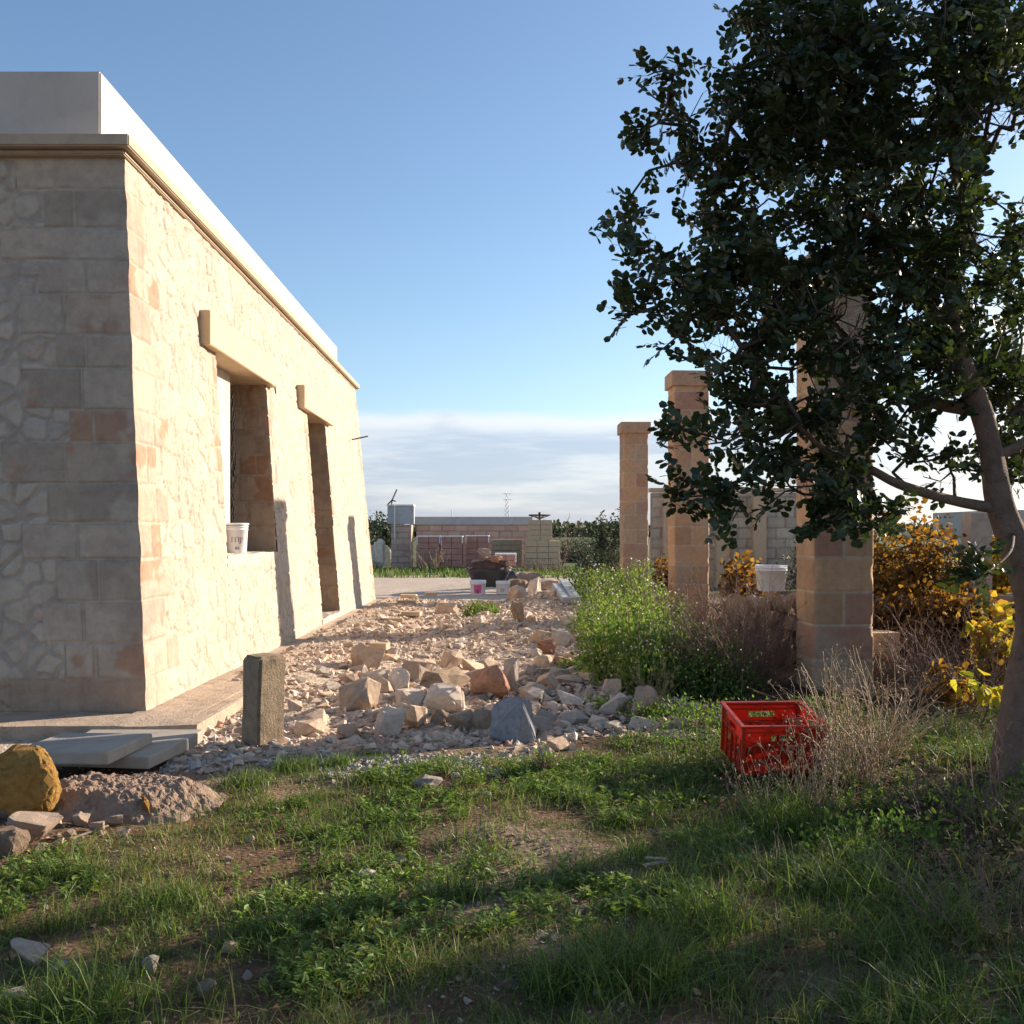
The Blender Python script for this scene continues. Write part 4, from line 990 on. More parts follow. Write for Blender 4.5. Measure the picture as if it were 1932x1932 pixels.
# long tufts of coarse grass
def tuft_grass(u, v, r, H0, n, label, dry=0.0):
    p = G(u, v); X = p.x + rng.normal(size=n) * r * .35; Y = p.y + rng.normal(size=n) * r * .35
    H = H0 * rng.uniform(.5, 1.1, n); tt = np.clip(rng.random(n) * .8 + dry, 0, 1)
    o = blades('grass_tuft', X - p.x, Y - p.y, H, rng.uniform(.003, .006, n), rng.uniform(.2, 1.3, n), M['grass'], tt, zoff=gz(X, Y) - .005)
    o.location = (p.x, p.y, 0); tag(o, label, 'grass tuft'); return o
tufts = [(1200, 1860, .30, .26, 520, 'large bushy tuft of long pale green grass at the lower centre right'), (1060, 1880, .22, .20, 320, 'tuft of long grass left of the large bushy one'),
 (560, 1452, .20, .13, 380, 'round tuft of grass in front of the concrete post'), (640, 1445, .16, .12, 260, 'small tuft beside the gravel strip at centre'), (470, 1480, .26, .12, 420, 'wide green tuft near the corner of the mortar lump'),
 (700, 1430, .2, .07, 260, 'dark low tuft at the edge of the rubble'), (160, 1905, .25, .22, 300, 'long bladed tuft at the bottom left'), (330, 1700, .2, .12, 240, 'green tuft beside the bare soil patch'),
 (1330, 1760, .25, .25, 260, 'long grass tuft in the shade right of centre'), (1480, 1560, .3, .3, 320, 'tall tuft of half dry grass below the red crate'), (1100, 1500, .25, .12, 300, 'tuft of grass near the thin tilted slab'),
 (500, 1780, .25, .11, 300, 'sunlit low tuft left of centre'), (850, 1700, .22, .13, 280, 'sunlit tuft right of the pale cube of stone'), (1650, 1700, .4, .3, 300, 'shaded tall grass between crate and tree trunk')]
for t_ in tufts: tuft_grass(*t_)
# broad-leaved weeds as low rosettes (uncountable cover)
n = 30000
X = rng.uniform(-3.0, 3.2, n); Y = 2.8 + 4.8 * rng.random(n)
k = rng.random(n) < gdens(X, Y) * 1.2 * (fbm(X * 1.7, Y * 1.7, 3, 15) > .47); X, Y = X[k], Y[k]
m = 11; XX = np.repeat(X, m); YY = np.repeat(Y, m); hh = np.tile(np.linspace(.1, 1, m), len(X)); ph = np.repeat(rng.uniform(.015, .075, len(X)), m)
az = rng.uniform(0, 6.28, len(XX)); D = np.stack([np.cos(az), np.sin(az), .25 + .5 * rng.random(len(XX))], -1)
Pp = np.stack([XX + rng.normal(size=len(XX)) * .006, YY + rng.normal(size=len(XX)) * .006, gz(XX, YY) + hh * ph], -1)
leaves('low_weeds', Pp, D, np.tile([0, 0, 1.], (len(XX), 1)) + rng.normal(size=(len(XX), 3)) * .3, rng.uniform(.012, .045, len(XX)), rng.uniform(.006, .018, len(XX)), M['weed'], None, LANCE)
tag(bpy.data.objects['low_weeds'], 'low broad leaved weeds mixed into the foreground grass', 'weeds', kind='stuff')
# dead leaves under the tree
n = 6000; X = rng.uniform(.2, 4.2, n); Y = rng.uniform(2.8, 9, n); k = rng.random(n) < sst(X, .2, 2.2); X, Y = X[k], Y[k]; n = len(X)
leaves('leaf_litter', np.stack([X, Y, gz(X, Y) + rng.uniform(.003, .04, n)], -1), rdir(n) * [1, 1, .3], rdir(n, 2), rng.uniform(.03, .06, n), rng.uniform(.02, .035, n), M['litter'], None, OB, .3)
tag(bpy.data.objects['leaf_litter'], 'dry brown leaves fallen under the carob tree', 'leaf litter', kind='stuff')

# ------------------------------------------------------------------ bushes
def stems_up(n, r, H, lean=.5, nseg=4, branch=0, rad=.003, cr=None):
    A = []; B = []; RA = []; RB = []; tips = []
    for i in range(n):
        a_ = random.uniform(0, 6.28); rr_ = r * math.sqrt(random.random()) * .6
        p = np.array([rr_ * math.cos(a_), rr_ * math.sin(a_) , 0.]); h_ = H * random.uniform(.55, 1.05)
        d = np.array([math.cos(a_) * lean * random.random(), math.sin(a_) * lean * random.random(), 1.]) + rng.normal(size=3) * .12
        L = h_ / nseg; r0_ = rad * random.uniform(.8, 1.3)
        for s in range(nseg):
            d = norm(d + rng.normal(size=3) * .16 + np.array([0, 0, -.05 * s * lean])); q = p + d * L
            A.append(p); B.append(q); f0 = 1 - .6 * s / nseg; f1 = 1 - .6 * (s + 1) / nseg; RA.append(r0_ * f0); RB.append(r0_ * f1)
            for _ in range(branch):
                if random.random() < .8:
                    bd = norm(d + rng.normal(size=3) * .6); bp = p + (q - p) * random.random(); bl_ = L * random.uniform(.4, 1.1)
                    m_ = bp + bd * bl_ * .5; e_ = bp + norm(bd + rng.normal(size=3) * .35) * bl_
                    A += [bp, m_]; B += [m_, e_]; RA += [r0_ * .5, r0_ * .4]; RB += [r0_ * .4, r0_ * .25]; tips.append(e_)
            p = q
        tips.append(p)
    return np.array(A), np.array(B), np.array(RA), np.array(RB), np.array(tips)
def dome_leaves(n, domes, shell=.5):
    Pp = []; Nn = []
    for _ in range(n):
        cx, cy, cz_, rx, ry, rz_ = random.choice(domes)
        th = random.uniform(0, 6.28); ct = random.uniform(-.15, 1); st_ = math.sqrt(max(0, 1 - ct * ct)); rr_ = random.uniform(shell, 1.08)
        lump = .8 + .4 * float(_h(np.array([int(th * 3)]), np.array([int(ct * 5)]), np.array([0]), 3)[0])
        rr_ *= lump
        Pp.append((cx + rx * rr_ * st_ * math.cos(th), cy + ry * rr_ * st_ * math.sin(th), max(.01, cz_ + rz_ * rr_ * ct))); Nn.append((st_ * math.cos(th), st_ * math.sin(th), ct + .6))
    return np.array(Pp), np.array(Nn)
def weed_bush(loc, domes, n, label, flowers=60, L=.035, mat='weed', fl_h=.12, stemn=40, Wf=.5, name='flowering_bush', tintr=(0, 1), shape=LANCE):
    r = empty(name, (loc[0], loc[1], ga(loc[0], loc[1]))); tag(r, label, 'bush', None)
    Pp, Nn = dome_leaves(n, domes); N_ = len(Pp)
    D = norm(Nn * .6 + rng.normal(size=(N_, 3)) * .6)
    leaves('foliage', Pp, D, Nn + rng.normal(size=(N_, 3)) * .5, L * rng.uniform(.6, 1.2, N_), L * Wf * rng.uniform(.7, 1.1, N_), M[mat], r, shape, .2, tint=tintr[0] + (tintr[1] - tintr[0]) * rng.random(N_))
    mr = max(d_[3] for d_ in domes); mh = max(d_[2] + d_[5] for d_ in domes)
    A, B, RA, RB, _ = stems_up(stemn, mr * 1.1, mh * .95, .6, 4, 1, .004); tubes('stems', A, B, RA, RB, M['drytwig'], r)
    if flowers:
        FP, FN = dome_leaves(flowers, domes, 1.0); FP = FP[FN[:, 2] > .7]; top = FP + np.array([0, 0, 1.]) * fl_h * rng.uniform(.3, 1.2, (len(FP), 1)) + rng.normal(size=FP.shape) * .02
        Vs = []; Fs = []; off = 0
        for t_ in top:
            tv, tf = TP[random.randrange(10)]; Vs.append(tv * np.array([.011, .011, .009]) * random.uniform(.7, 1.3) * (loc[1] / 10) + t_); Fs.append(tf + off); off += len(tv)
        tag(npm('flower_heads', np.concatenate(Vs), np.concatenate(Fs), M['flower'], r), kind='stuff')
        tag(tubes('flower_stalks', FP - [0, 0, .1], top, .0018, .0014, M['drystem'], r), kind='stuff')
    return r
weed_bush((1.2, 10.1), [(0, 0, .08, .50, .6, .50), (.35, -.3, .05, .45, .45, .42), (-.15, .5, .1, .4, .5, .6), (.1, -.6, 0, .4, .35, .38)], 9000, 'bright green leafy weed with white flower heads beside the rubble', 190, .055)
weed_bush((1.85, 9.9), [(0, 0, .08, .45, .5, .50), (-.2, .4, .08, .45, .5, .54), (.1, -.45, 0, .38, .35, .42)], 6500, 'darker green weed with white flowers in front of the dry twigs', 90, .042, tintr=(0, .7))
weed_bush((1.58, 13.2), [(0, 0, .1, .6, .9, .62), (-.3, 1.1, .1, .5, .8, .55), (.4, .8, .1, .5, .8, .6)], 6500, 'mass of white flowering weeds in front of the middle pillar', 200, .05)
weed_bush((2.15, 18.5), [(0, 0, .1, .7, 1.4, .62), (-.4, 1.6, .1, .6, 1.2, .6), (.5, 2, .1, .7, 1.2, .7)], 5200, 'far patch of flowering weeds at the foot of the farthest pillar', 170, .07)
weed_bush((-.62, 17.3), [(0, 0, 0, .22, .25, .26), (.25, .1, 0, .18, .2, .2)], 700, 'small green weed growing from the far rubble near the buckets', 0, .06)
weed_bush((1.05, 8.35), [(0, 0, 0, .22, .18, .14), (-.3, .3, 0, .15, .15, .12)], 900, 'low weed at the foot of the pale rocks', 0, .03)
weed_bush((.63, 10.9), [(0, 0, 0, .16, .14, .15)], 500, 'little green weed between two red stones', 0, .03)
weed_bush((.19, 6.3), [(0, 0, 0, .07, .06, .16), (.05, 0, 0, .05, .05, .12)], 160, 'small upright bright green weed at the edge of the rubble', 0, .04, Wf=.35)
weed_bush((1.75, 7.7), [(0, 0, 0, .55, .4, .22), (-.5, .2, 0, .4, .4, .2), (.7, .2, 0, .5, .4, .2)], 2600, 'low dark green weeds behind the red crate', 0, .035, tintr=(0, .6))
weed_bush((.95, 7.15), [(0, 0, 0, .3, .25, .09), (.4, -.1, 0, .4, .3, .12)], 1500, 'creeping dark weeds left of the red crate', 0, .025, tintr=(0, .5))
# dry twig bushes
def twig_bush(loc, r_, H, n, label, mat='drytwig', rad=.0035, branch=2, lean=.7, cat='dry bush', name='dry_bush', z=None, heads=False):
    r = empty(name, (loc[0], loc[1], ga(loc[0], loc[1]) if z is None else z)); tag(r, label, cat)
    A, B, RA, RB, tips = stems_up(n, r_, H, lean, 5, branch, rad); tubes('stems', A, B, RA, RB, M[mat], r)
    if heads:
        Vs = []; Fs = []; off = 0
        for t_ in tips:
            tv, tf = TP[random.randrange(10)]; Vs.append(tv * .006 * random.uniform(.6, 1.4) + t_); Fs.append(tf + off); off += len(tv)
        npm('seed_heads', np.concatenate(Vs), np.concatenate(Fs), M[mat], r)
    return r
twig_bush((2.12, 9.7), .55, 1.05, 230, 'purple brown dry bush left of the nearest pillar')
twig_bush((2.5, 10.9), .9, 1.15, 110, 'dry tangle of twigs draped over the low wall')
twig_bush((2.0, 15.4), .7, 1.0, 90, 'reddish dry weeds at the foot of the middle pillar', rad=.005)
twig_bush((2.5, 20.5), .8, .95, 80, 'dry stalks between the middle and far pillars', rad=.006)
twig_bush((1.25, 9.0), .2, .42, 40, 'dry orange grass around the red brown rock', 'drystem', .002)
twig_bush((2.0, 6.0), .34, .82, 66, 'tall pale straw stalks to the right of the red crate', 'drystem', .0036, 1, .45, 'dry grass', 'dry_grass', heads=True)
twig_bush((2.28, 6.6), .4, .75, 60, 'sparse bent dry stalks between the crate and the tree trunk', 'drystem', .0038, 1, .7, 'dry grass', 'dry_grass', heads=True)
twig_bush((1.62, 5.62), .22, .50, 46, 'thin dry seed stalks in front of the red crate', 'drystem', .0028, 1, .55, 'dry grass', 'dry_grass', heads=True)
twig_bush((1.30, 5.5), .14, .40, 22, 'greenish seed stalks left of the red crate front', 'drystem', .0016, 1, .5, 'dry grass', 'dry_grass', heads=True)
twig_bush((1.75, 3.75), .35, .42, 34, 'leafless grey twigs in the lower right corner', 'drytwig', .0026, 2, .8)
twig_bush((1.15, 4.4), .3, .28, 26, 'short dry stalks in the shaded grass at right', 'drystem', .0014, 1, .8, 'dry grass', 'dry_grass')
weed_bush((2.2, 5.3), [(0, 0, 0, .5, .4, .16), (-.5, -.5, 0, .4, .3, .12), (.6, .1, 0, .5, .4, .2)], 1300, 'dark low weeds in the shade below the tree trunk', 0, .035, tintr=(0, .35))
twig_bush((2.35, 5.0), .4, .5, 30, 'dark tangle of stalks below the tree trunk', 'drytwig', .0022, 2, .8)
twig_bush((3.85, 8.7), .8, .75, 150, 'brown brambles between the pillar and the tree trunk', 'drytwig', .003, 2, .9)
twig_bush((3.9, 10.0), 1.0, .8, 150, 'brown tangle in front of the right part of the low wall', 'drytwig', .003, 2, .9)
# golden vines
def vine(loc, domes, n, label, L=.075, z=None, tintr=(0, .85), stem=26):
    r = empty('grape_vine', (loc[0], loc[1], ga(loc[0], loc[1]) if z is None else z)); tag(r, label, 'vine')
    Pp, Nn = dome_leaves(n, domes, .25); N_ = len(Pp)
    leaves('foliage', Pp, rng.normal(size=(N_, 3)) + [0, 0, -.5], Nn + rng.normal(size=(N_, 3)) * .8, L * rng.uniform(.5, 1.2, N_), L * rng.uniform(.5, 1.1, N_), M['vine'], r, VINE, .15, tintr[0] + (tintr[1] - tintr[0]) * rng.random(N_))
    mh = max(d_[2] + d_[5] for d_ in domes); mr = max(d_[3] for d_ in domes)
    A, B, RA, RB, _ = stems_up(stem, mr, mh * .95, .9, 5, 1, .006); tubes('canes', A, B, RA, RB, M['twig'], r); return r
vine((4.45, 11.3), [(-.6, 0, .6, .55, .5, .85), (.1, .2, .7, .6, .5, 1.0), (-.3, -.6, .35, .75, .45, .65), (.2, -.8, .25, .5, .3, .6)], 7500, 'large golden vine growing over the low wall behind the pillar', .065, tintr=(0, .62))
vine((5.45, 11.7), [(0, 0, .7, .6, .5, .7), (.4, .2, .6, .5, .5, .9), (.1, -.6, .2, .6, .4, .6)], 3800, 'greenish gold vine right of the white post', .07, tintr=(.3, 1))
vine((4.35, 9.3), [(0, 0, .3, .22, .3, .55), (.2, .1, .1, .3, .3, .5)], 520, 'bright yellow vine shoots beside the tree trunk', .095, tintr=(.55, .95))
vine((3.42, 7.6), [(0, 0, .28, .16, .12, .16), (.16, -.1, .2, .12, .12, .12)], 46, 'small sprig of large lime yellow leaves left of the trunk', .10, tintr=(.8, .97), stem=4)
vine((3.35, 15.0), [(0, 0, .55, .35, .4, .55), (.3, .2, .4, .3, .3, .4)], 1100, 'golden brown vine between the nearest and middle pillars', .09, tintr=(0, .7))
vine((2.95, 19.5), [(0, 0, .4, .3, .4, .6)], 500, 'rust coloured vine between the middle and far pillars', .10, tintr=(0, .5))
vine((2.7, 8.35), [(.9, 0, .1, .25, .2, .35)], 160, 'few yellow brown leaves low beside the nearest pillar', .07, tintr=(0, .7), stem=6)

# ------------------------------------------------------------------ low dry stone wall, things on it
rw = empty('dry_stone_wall', (2.2, 10.9, ga(2.2, 10.9))); tag(rw, 'low rough dry stone wall running right behind the nearest pillar', 'wall')
bm = bmesh.new(); meshes = [rock_mesh(900 + i, 12, 0, .03) for i in range(6)]
for me in meshes: me.materials.append(M['rock_brown'])
Vs = []; Fs = []; off = 0
for row in range(4):
    x = 0.0
    while x < 6.0:
        w_ = random.uniform(.16, .36); hh_ = .21
        me = random.choice(meshes); co = np.array([v.co[:] for v in me.vertices]); tri = np.array([list(p.vertices) for p in me.polygons if len(p.vertices) == 3])
        for yy in (0, .3):
            V = co * np.array([w_ * 1.12, .38, hh_ * 1.15]) + np.array([x + w_ / 2, yy - .04 * x + random.uniform(-.03, .03), row * .185 + random.uniform(-.02, .02)])
            Vs.append(V); Fs.append(tri + off); off += len(V)
        x += w_
npm('wall_stones', np.concatenate(Vs), np.concatenate(Fs), M['rock_brown'], rw)
# white post standing on/behind the wall and an ochre block
b = box('concrete_vine_post', (0, 0, .86), (.25, .2, 1.72), M['post_pale'], None, .1); b.location = (5.15, 11.35, .0); tag(b, 'pale square post rising among the vines right of the pillar', 'post')
b = box('tuff_block', (0, 0, .10), (.27, .25, .20), M['block'], None, .2); b.location = (3.52, 9.8, ga(3.5, 9.8) + .27); tag(b, 'orange tuff block low to the right of the nearest pillar', 'stone block')
me = rock_mesh(333, 16, 2, .08); me.materials.append(M['rock_brown']); o = bpy.data.objects.new('rock', me); COL.objects.link(o); o.location = (3.55, 9.8, ga(3.5, 9.8) - .05); o.scale = (.55, .5, .36); tag(o, 'brown rock under the orange tuff block beside the nearest pillar', 'rock')

# ------------------------------------------------------------------ buckets
def wraptext(txt, size, rad, zc, ang, mat, parent, taper=0):
    cu = bpy.data.curves.new('writing', 'FONT'); cu.body = txt; cu.size = size; cu.align_x = 'CENTER'; cu.resolution_u = 3
    t = bpy.data.objects.new('writing', cu); COL.objects.link(t)
    me = bpy.data.meshes.new_from_object(t); bpy.data.objects.remove(t)
    bm = bmesh.new(); bm.from_mesh(me)
    for v in bm.verts:
        th = ang + v.co.x / rad; r_ = rad + .003
        v.co = Vector((r_ * math.cos(th), r_ * math.sin(th), zc + v.co.y))
    return obj_bm('writing', bm, mat, parent)
def bucket(loc, r_top, r_bot, h_, label, mat, lid=True, text=None, labelbox=None, ang=-math.pi / 2, z=None, content=None):
    r = empty('plastic_bucket', loc); tag(r, label, 'bucket', None)
    bm = bmesh.new(); n = 32
    pr = [(.0, .0), (r_bot, 0), (r_bot + .003, .004), (r_top * .985, h_ * .78), (r_top * 1.03, h_ * .79), (r_top * 1.03, h_ * .81), (r_top * .99, h_ * .82), (r_top * 1.0, h_ * .88), (r_top * 1.04, h_ * .885), (r_top * 1.04, h_ * .905), (r_top * 1.0, h_ * .91), (r_top * 1.0, h_), (r_top * .96, h_), (r_top * .95, h_ * .9), (0.001, h_ * .3)]
    lathe(bm, pr, n); obj_bm('body', bm, mat, r, True)
    if lid:
        bm = bmesh.new(); lathe(bm, [(r_top * 1.06, h_ * .955), (r_top * 1.09, h_ * .96), (r_top * 1.09, h_ * 1.0), (r_top * 1.03, h_ * 1.025), (r_top * .97, h_ * 1.015), (0.001, h_ * 1.012)], n); obj_bm('lid', bm, mat, r, True)
    else:
        q = [(r_top * 1.02 * math.cos(a_), r_top * 1.02 * math.sin(a_) * .4 - r_top * .93, h_ * .9 - h_ * .35 * math.sin(a_)) for a_ in np.linspace(0, math.pi, 14)]
        tubes('handle', q[:-1], q[1:], .003, .003, M['metal'], r, 5)
    if text:
        for k_, (t_, s_, zc) in enumerate(text): wraptext(t_, s_, (r_top + r_bot) / 2 + .004 + (zc / h_ - .5) * (r_top - r_bot), zc, ang, M['ink'], r)
    if labelbox:
        for (a0, a1, z0_, z1_, mt) in labelbox:
            V = []; m_ = 12
            for i in range(m_ + 1):
                th = a0 + (a1 - a0) * i / m_
                for zt in (z0_, z1_):
                    rr_ = r_bot + (r_top * .985 - r_bot) * (zt / (h_ * .78)) + .003; V.append((rr_ * math.cos(th), rr_ * math.sin(th), zt))
            Fq = [[2 * i, 2 * i + 2, 2 * i + 3, 2 * i + 1] for i in range(m_)]
            npm('label', V, np.array(Fq), M[mt], r, smooth=True)
    return r
bucket((-3.16, 11.75, 1.262), .128, .108, .34, 'white plastic bucket with lid and purple lettering on the window sill', M['white_plastic'], True, [('ITIJ!', .085, .13), ('88', .05, .045)], ang=-1.25)
bucket((2.72, 10.75, .82 + ga(2.6, 10.75)), .165, .135, .27, 'white lidless bucket on the low wall left of the nearest pillar', M['white_plastic'], False)
pb = (P(902, 1112, 24.2)); bucket((pb.x, pb.y, 0.02), .19, .16, .36, 'white bucket with magenta label in front of the dark tub', M['white_plastic'], False, None, [(-2.1, -1.1, .06, .25, 'pink'), (-1.75, -1.45, .05, .15, 'ink')])
pb = (P(949, 1112, 24.2)); bucket((pb.x, pb.y, 0.06), .17, .15, .30, 'white bucket with grey label right of the magenta one', M['white_plastic'], False, None, [(-2.0, -1.4, .05, .14, 'metal')])

# ------------------------------------------------------------------ red crate
cr = empty('plastic_crate', (1.62, 6.42, ga(1.6, 6.4) + .05)); cr.rotation_euler = (R(-6), 0, R(5)); 
# slight tilt: rear raised
cr.rotation_euler = (R(9), 0, R(4))
tag(cr, 'red plastic harvest crate standing in the weeds', 'crate')
def crate_wall(L, H, holes, t_=.008, nslat=0):
    """panel in XZ with rectangular holes given as (x0,x1,z0,z1)"""
    xs_ = sorted({0, L, *[a for h0 in holes for a in h0[:2]]}); zs_ = sorted({0, H, *[a for h0 in holes for a in h0[2:]]})
    bm = bmesh.new(); vd = {}
    def gv(x, z_): 
        if (x, z_) not in vd: vd[(x, z_)] = bm.verts.new((x - L / 2, 0, z_))
        return vd[(x, z_)]
    for i in range(len(xs_) - 1):
        for j in range(len(zs_) - 1):
            mx_, mz_ = (xs_[i] + xs_[i + 1]) / 2, (zs_[j] + zs_[j + 1]) / 2
            if any(a < mx_ < b_ and c_ < mz_ < d_ for a, b_, c_, d_ in holes): continue
            bm.faces.new((gv(xs_[i], zs_[j]), gv(xs_[i + 1], zs_[j]), gv(xs_[i + 1], zs_[j + 1]), gv(xs_[i], zs_[j + 1])))
    r_ = bmesh.ops.solidify(bm, geom=bm.faces[:], thickness=t_)
    return bm
CW, CD, CH = .50, .44, .31
for sgn, nm in ((-1, 'front'), (1, 'back')):
    holes = [(CW * .33, CW * .67, CH * .70, CH * .82)]
    holes += [(CW * (.07 + .115 * k_), CW * (.07 + .115 * k_ + .07), CH * .12, CH * .42) for k_ in range(8)] if sgn > 0 else [(CW * (.10 + .21 * k_), CW * (.10 + .21 * k_ + .13), CH * .10, CH * .24) for k_ in range(4)]
    bm = crate_wall(CW, CH, holes)
    for x_ in (np.linspace(-.48, .48, 9) * CW): bm_box(bm, (x_, sgn * .006, CH * .30), (.008, .014, CH * .56))
    bm_box(bm, (0, sgn * .004, CH * .62), (CW, .012, .008)); bm_box(bm, (0, sgn * .004, CH * .88), (CW, .012, .006))
    o = obj_bm('side_panel', bm, M['red_plastic'], cr); o.location = (0, sgn * CD / 2, 0)
for sgn in (-1, 1):
    holes = [(CD * (.08 + .15 * k_), CD * (.08 + .15 * k_ + .09), CH * (.14 + .26 * j_), CH * (.14 + .26 * j_ + .16)) for k_ in range(6) for j_ in range(2)] + [(CD * .34, CD * .66, CH * .73, CH * .83)]
    bm = crate_wall(CD, CH, holes)
    for x_ in (np.linspace(-.45, .45, 5) * CD): bm_box(bm, (x_, sgn * -.006, CH * .36), (.008, .014, CH * .66))
    bm_box(bm, (0, 0, CH * .67), (CD, .014, .01))
    o = obj_bm('end_panel', bm, M['red_plastic'], cr); o.location = (sgn * CW / 2, 0, 0); o.rotation_euler = (0, 0, R(90))
bm = bmesh.new()
for sgn in (-1, 1):
    bm_box(bm, (0, sgn * (CD / 2 + .006), CH), (CW + .045, .026, .014), None, .004); bm_box(bm, (sgn * (CW / 2 + .006), 0, CH), (.026, CD + .002, .0135), None, .004)
    for s2 in (-1, 1): bm_box(bm, (sgn * CW / 2, s2 * CD / 2, CH / 2), (.02, .02, CH), None, .005)
obj_bm('rim', bm, M['red_plastic'], cr)
box('base', (0, 0, .008), (CW, CD, .012), M['red_plastic'], cr)

# scraps
def scrap(u, v, w, mat, label, name, seed):
    p = G(u, v); me = rock_mesh(seed, 9, 1, .12); me.materials.append(M[mat]); o = bpy.data.objects.new(name, me); COL.objects.link(o)
    s = w / F * p.y; o.location = (p.x, p.y, ga(p.x, p.y) + .01); o.scale = (s, s * .7, s * .35); o.rotation_euler = (.3, .2, random.random() * 3); return tag(o, label, 'litter')
scrap(1391, 1622, 36, 'blue_plastic', 'crumpled pale blue plastic scrap in the shaded grass', 'plastic_scrap', 61)
bm = bmesh.new(); bm_box(bm, (0, 0, 0), (.11, .02, .008), Matrix.Rotation(.5, 3, 'Z'), .002); bm_box(bm, (.01, .03, .012), (.09, .018, .006), Matrix.Rotation(-.2, 3, 'Z'), .002)
o = obj_bm('wood_chip', bm, M['wood']); o.location = (.62, 4.45, ga(.62, 4.45) + .05); tag(o, 'pale broken splinters of wood in the grass right of centre', 'wood')
o = beam(P(112, 1590, 5.0), P(205, 1557, 5.2), .012, .010, M['wood'], 'x'); o.name = 'dry_stick'; o['label'] = 'thin curved dry stick lying below the mortar lump'; o['category'] = 'stick'; del o['group']

# ------------------------------------------------------------------ background yard
def blockwall(name, x0, x1, y, z0, z1, d, seed, mat_pal, bw=.5, bh=.25):
    s = np.linspace(0, x1 - x0, int((x1 - x0) / .05) + 1); zz = np.linspace(z0, z1, int((z1 - z0) / .04) + 1)
    S_, Z_ = np.meshgrid(s, zz, indexing='ij')
    ci = np.floor((Z_ - z0) / bh).astype(np.int64); sh = (ci % 2) * bw / 2
    bi = np.floor((S_ + sh) / bw).astype(np.int64)
    de = np.minimum(np.minimum((Z_ - z0) - ci * bh, (ci + 1) * bh - (Z_ - z0)), np.minimum(S_ + sh - bi * bw, (bi + 1) * bw - S_ - sh))
    st = sst(de, .0, .035); t_ = _h(bi, ci, np.zeros_like(ci), seed); base = mat_pal[0] * (.8 + .4 * t_[..., None])
    base = np.where((t_ > .7)[..., None], mat_pal[1], base)
    cc = base * (.62 + .38 * st[..., None]); 
    V = np.stack([S_, -d / 2 - st * .012, Z_], -1)
    f = grid_faces(*S_.shape)
    r = empty(name, ((x0 + x1) / 2, y, 0))
    V[..., 0] -= (x1 - x0) / 2
    npm('face', V, f, M['pillar'], r, col=cc.reshape(-1, 3))
    box('core', (0, .02, (z0 + z1) / 2), (x1 - x0 - .01, d - .01, z1 - z0 - .01), M['block'], r)
    return r
TU = [np.array([.52, .40, .33]), np.array([.52, .36, .32])]
YW = 43.0
def wxu(u, Y=YW): return (u - 966) / F * Y
r = blockwall('yard_wall', wxu(780), wxu(1002), 44.5, 0, 1.85, .4, 5, TU, .55, .26)
box('coping', (0, 0, 2.02), (wxu(1002, 44.5) - wxu(780, 44.5), .5, .34), M['grey_paint'], r); tag(r, 'distant block wall with grey concrete top beyond the gravel track', 'wall')
for (u0, u1, v0, lab) in ((740, 778, 990, 'tuff block pier carrying the grey cistern at the far left'),):
    r = blockwall('block_pier', wxu(u0), wxu(u1), YW, 0, CAMH - (v0 - 1005) / F * YW, .85, 8, TU, .5, .25); tag(r, lab, 'pier')
cb = empty('water_cistern', (wxu(757), YW, CAMH - (990 - 1005) / F * YW + .02)); tag(cb, 'grey box shaped cistern with pale rim on the far pier', 'cistern')
box('tank', (0, 0, .38), (1.06, .8, .74), M['grey_paint'], cb); box('rim', (0, 0, .79), (1.12, .88, .06), M['film'], cb); box('corner_post', (.56, -.42, .38), (.06, .05, .74), M['film'], cb)
A = [(-.55, -.3, .8), (-.35, -.3, 1.0), (-.35, -.3, 1.0), (-.45, -.2, .2)]; B = [(-.35, -.3, 1.0), (-.15, -.3, 1.45), (-.2, -.3, .95), (-.35, -.3, 1.0)]
tubes('crank', A, B, .03, .03, M['rust'], cb, 5)
tubes('drain_pipe', [(-.22, -.5, .8)], [(-.22, -.5, -.6)], .025, .025, M['film'], cb, 6)
def pallet(u0, u1, v0, v1, Y, mat, label, film=False, bars=3, stack=1):
    x0, x1 = wxu(u0, Y), wxu(u1, Y); zt = CAMH - (v0 - 1005) / F * Y; zb = max(0, CAMH - (v1 - 1005) / F * Y)
    r = empty('block_stack', ((x0 + x1) / 2, Y, zb)); tag(r, label, 'block stack', 'stacks of building blocks in the far yard')
    w_ = x1 - x0; h_ = zt - zb
    bm = bmesh.new(); rows = max(2, int(round(h_ / .22))); cols = max(2, int(round(w_ / .42)))
    for i in range(rows):
        for j in range(cols):
            bm_box(bm, (-w_ / 2 + (j + .5) * w_ / cols, random.uniform(-.02, .02), (i + .5) * h_ / rows), (w_ / cols - .012, .95, h_ / rows - .012), None, .01)
    obj_bm('blocks', bm, mat, r)
    if film:
        bm = bmesh.new(); bm_box(bm, (0, 0, h_ + .02), (w_ + .05, 1.0, .05), None, .02)
        bm_box(bm, (-w_ / 2, -.49, h_ - .15), (.04, .03, .34), None, .01); bm_box(bm, (w_ / 2, -.49, h_ - .12), (.04, .03, .28), None, .01); obj_bm('wrapping_film', bm, M['film'], r)
    return r
pallet(789, 831, 1013, 1067, 41.5, M['red_wrap'], 'reddish wrapped block stack, leftmost in the far yard', True)
pallet(834, 873, 1013, 1067, 41.5, M['red_wrap'], 'reddish wrapped block stack, second from the left', True)
pallet(880, 922, 1012, 1067, 42, M['red_wrap'], 'reddish wrapped block stack behind the dark tub', True)
pallet(928, 986, 1018, 1069, 42, M['block'], 'beige stack of blocks right of the wrapped ones')
pallet(991, 1056, 1020, 1076, 41, M['block'], 'widest beige block stack with another stack on top')
pallet(996, 1041, 981, 1019, 41, M['block'], 'beige stack of blocks on top of the widest one')
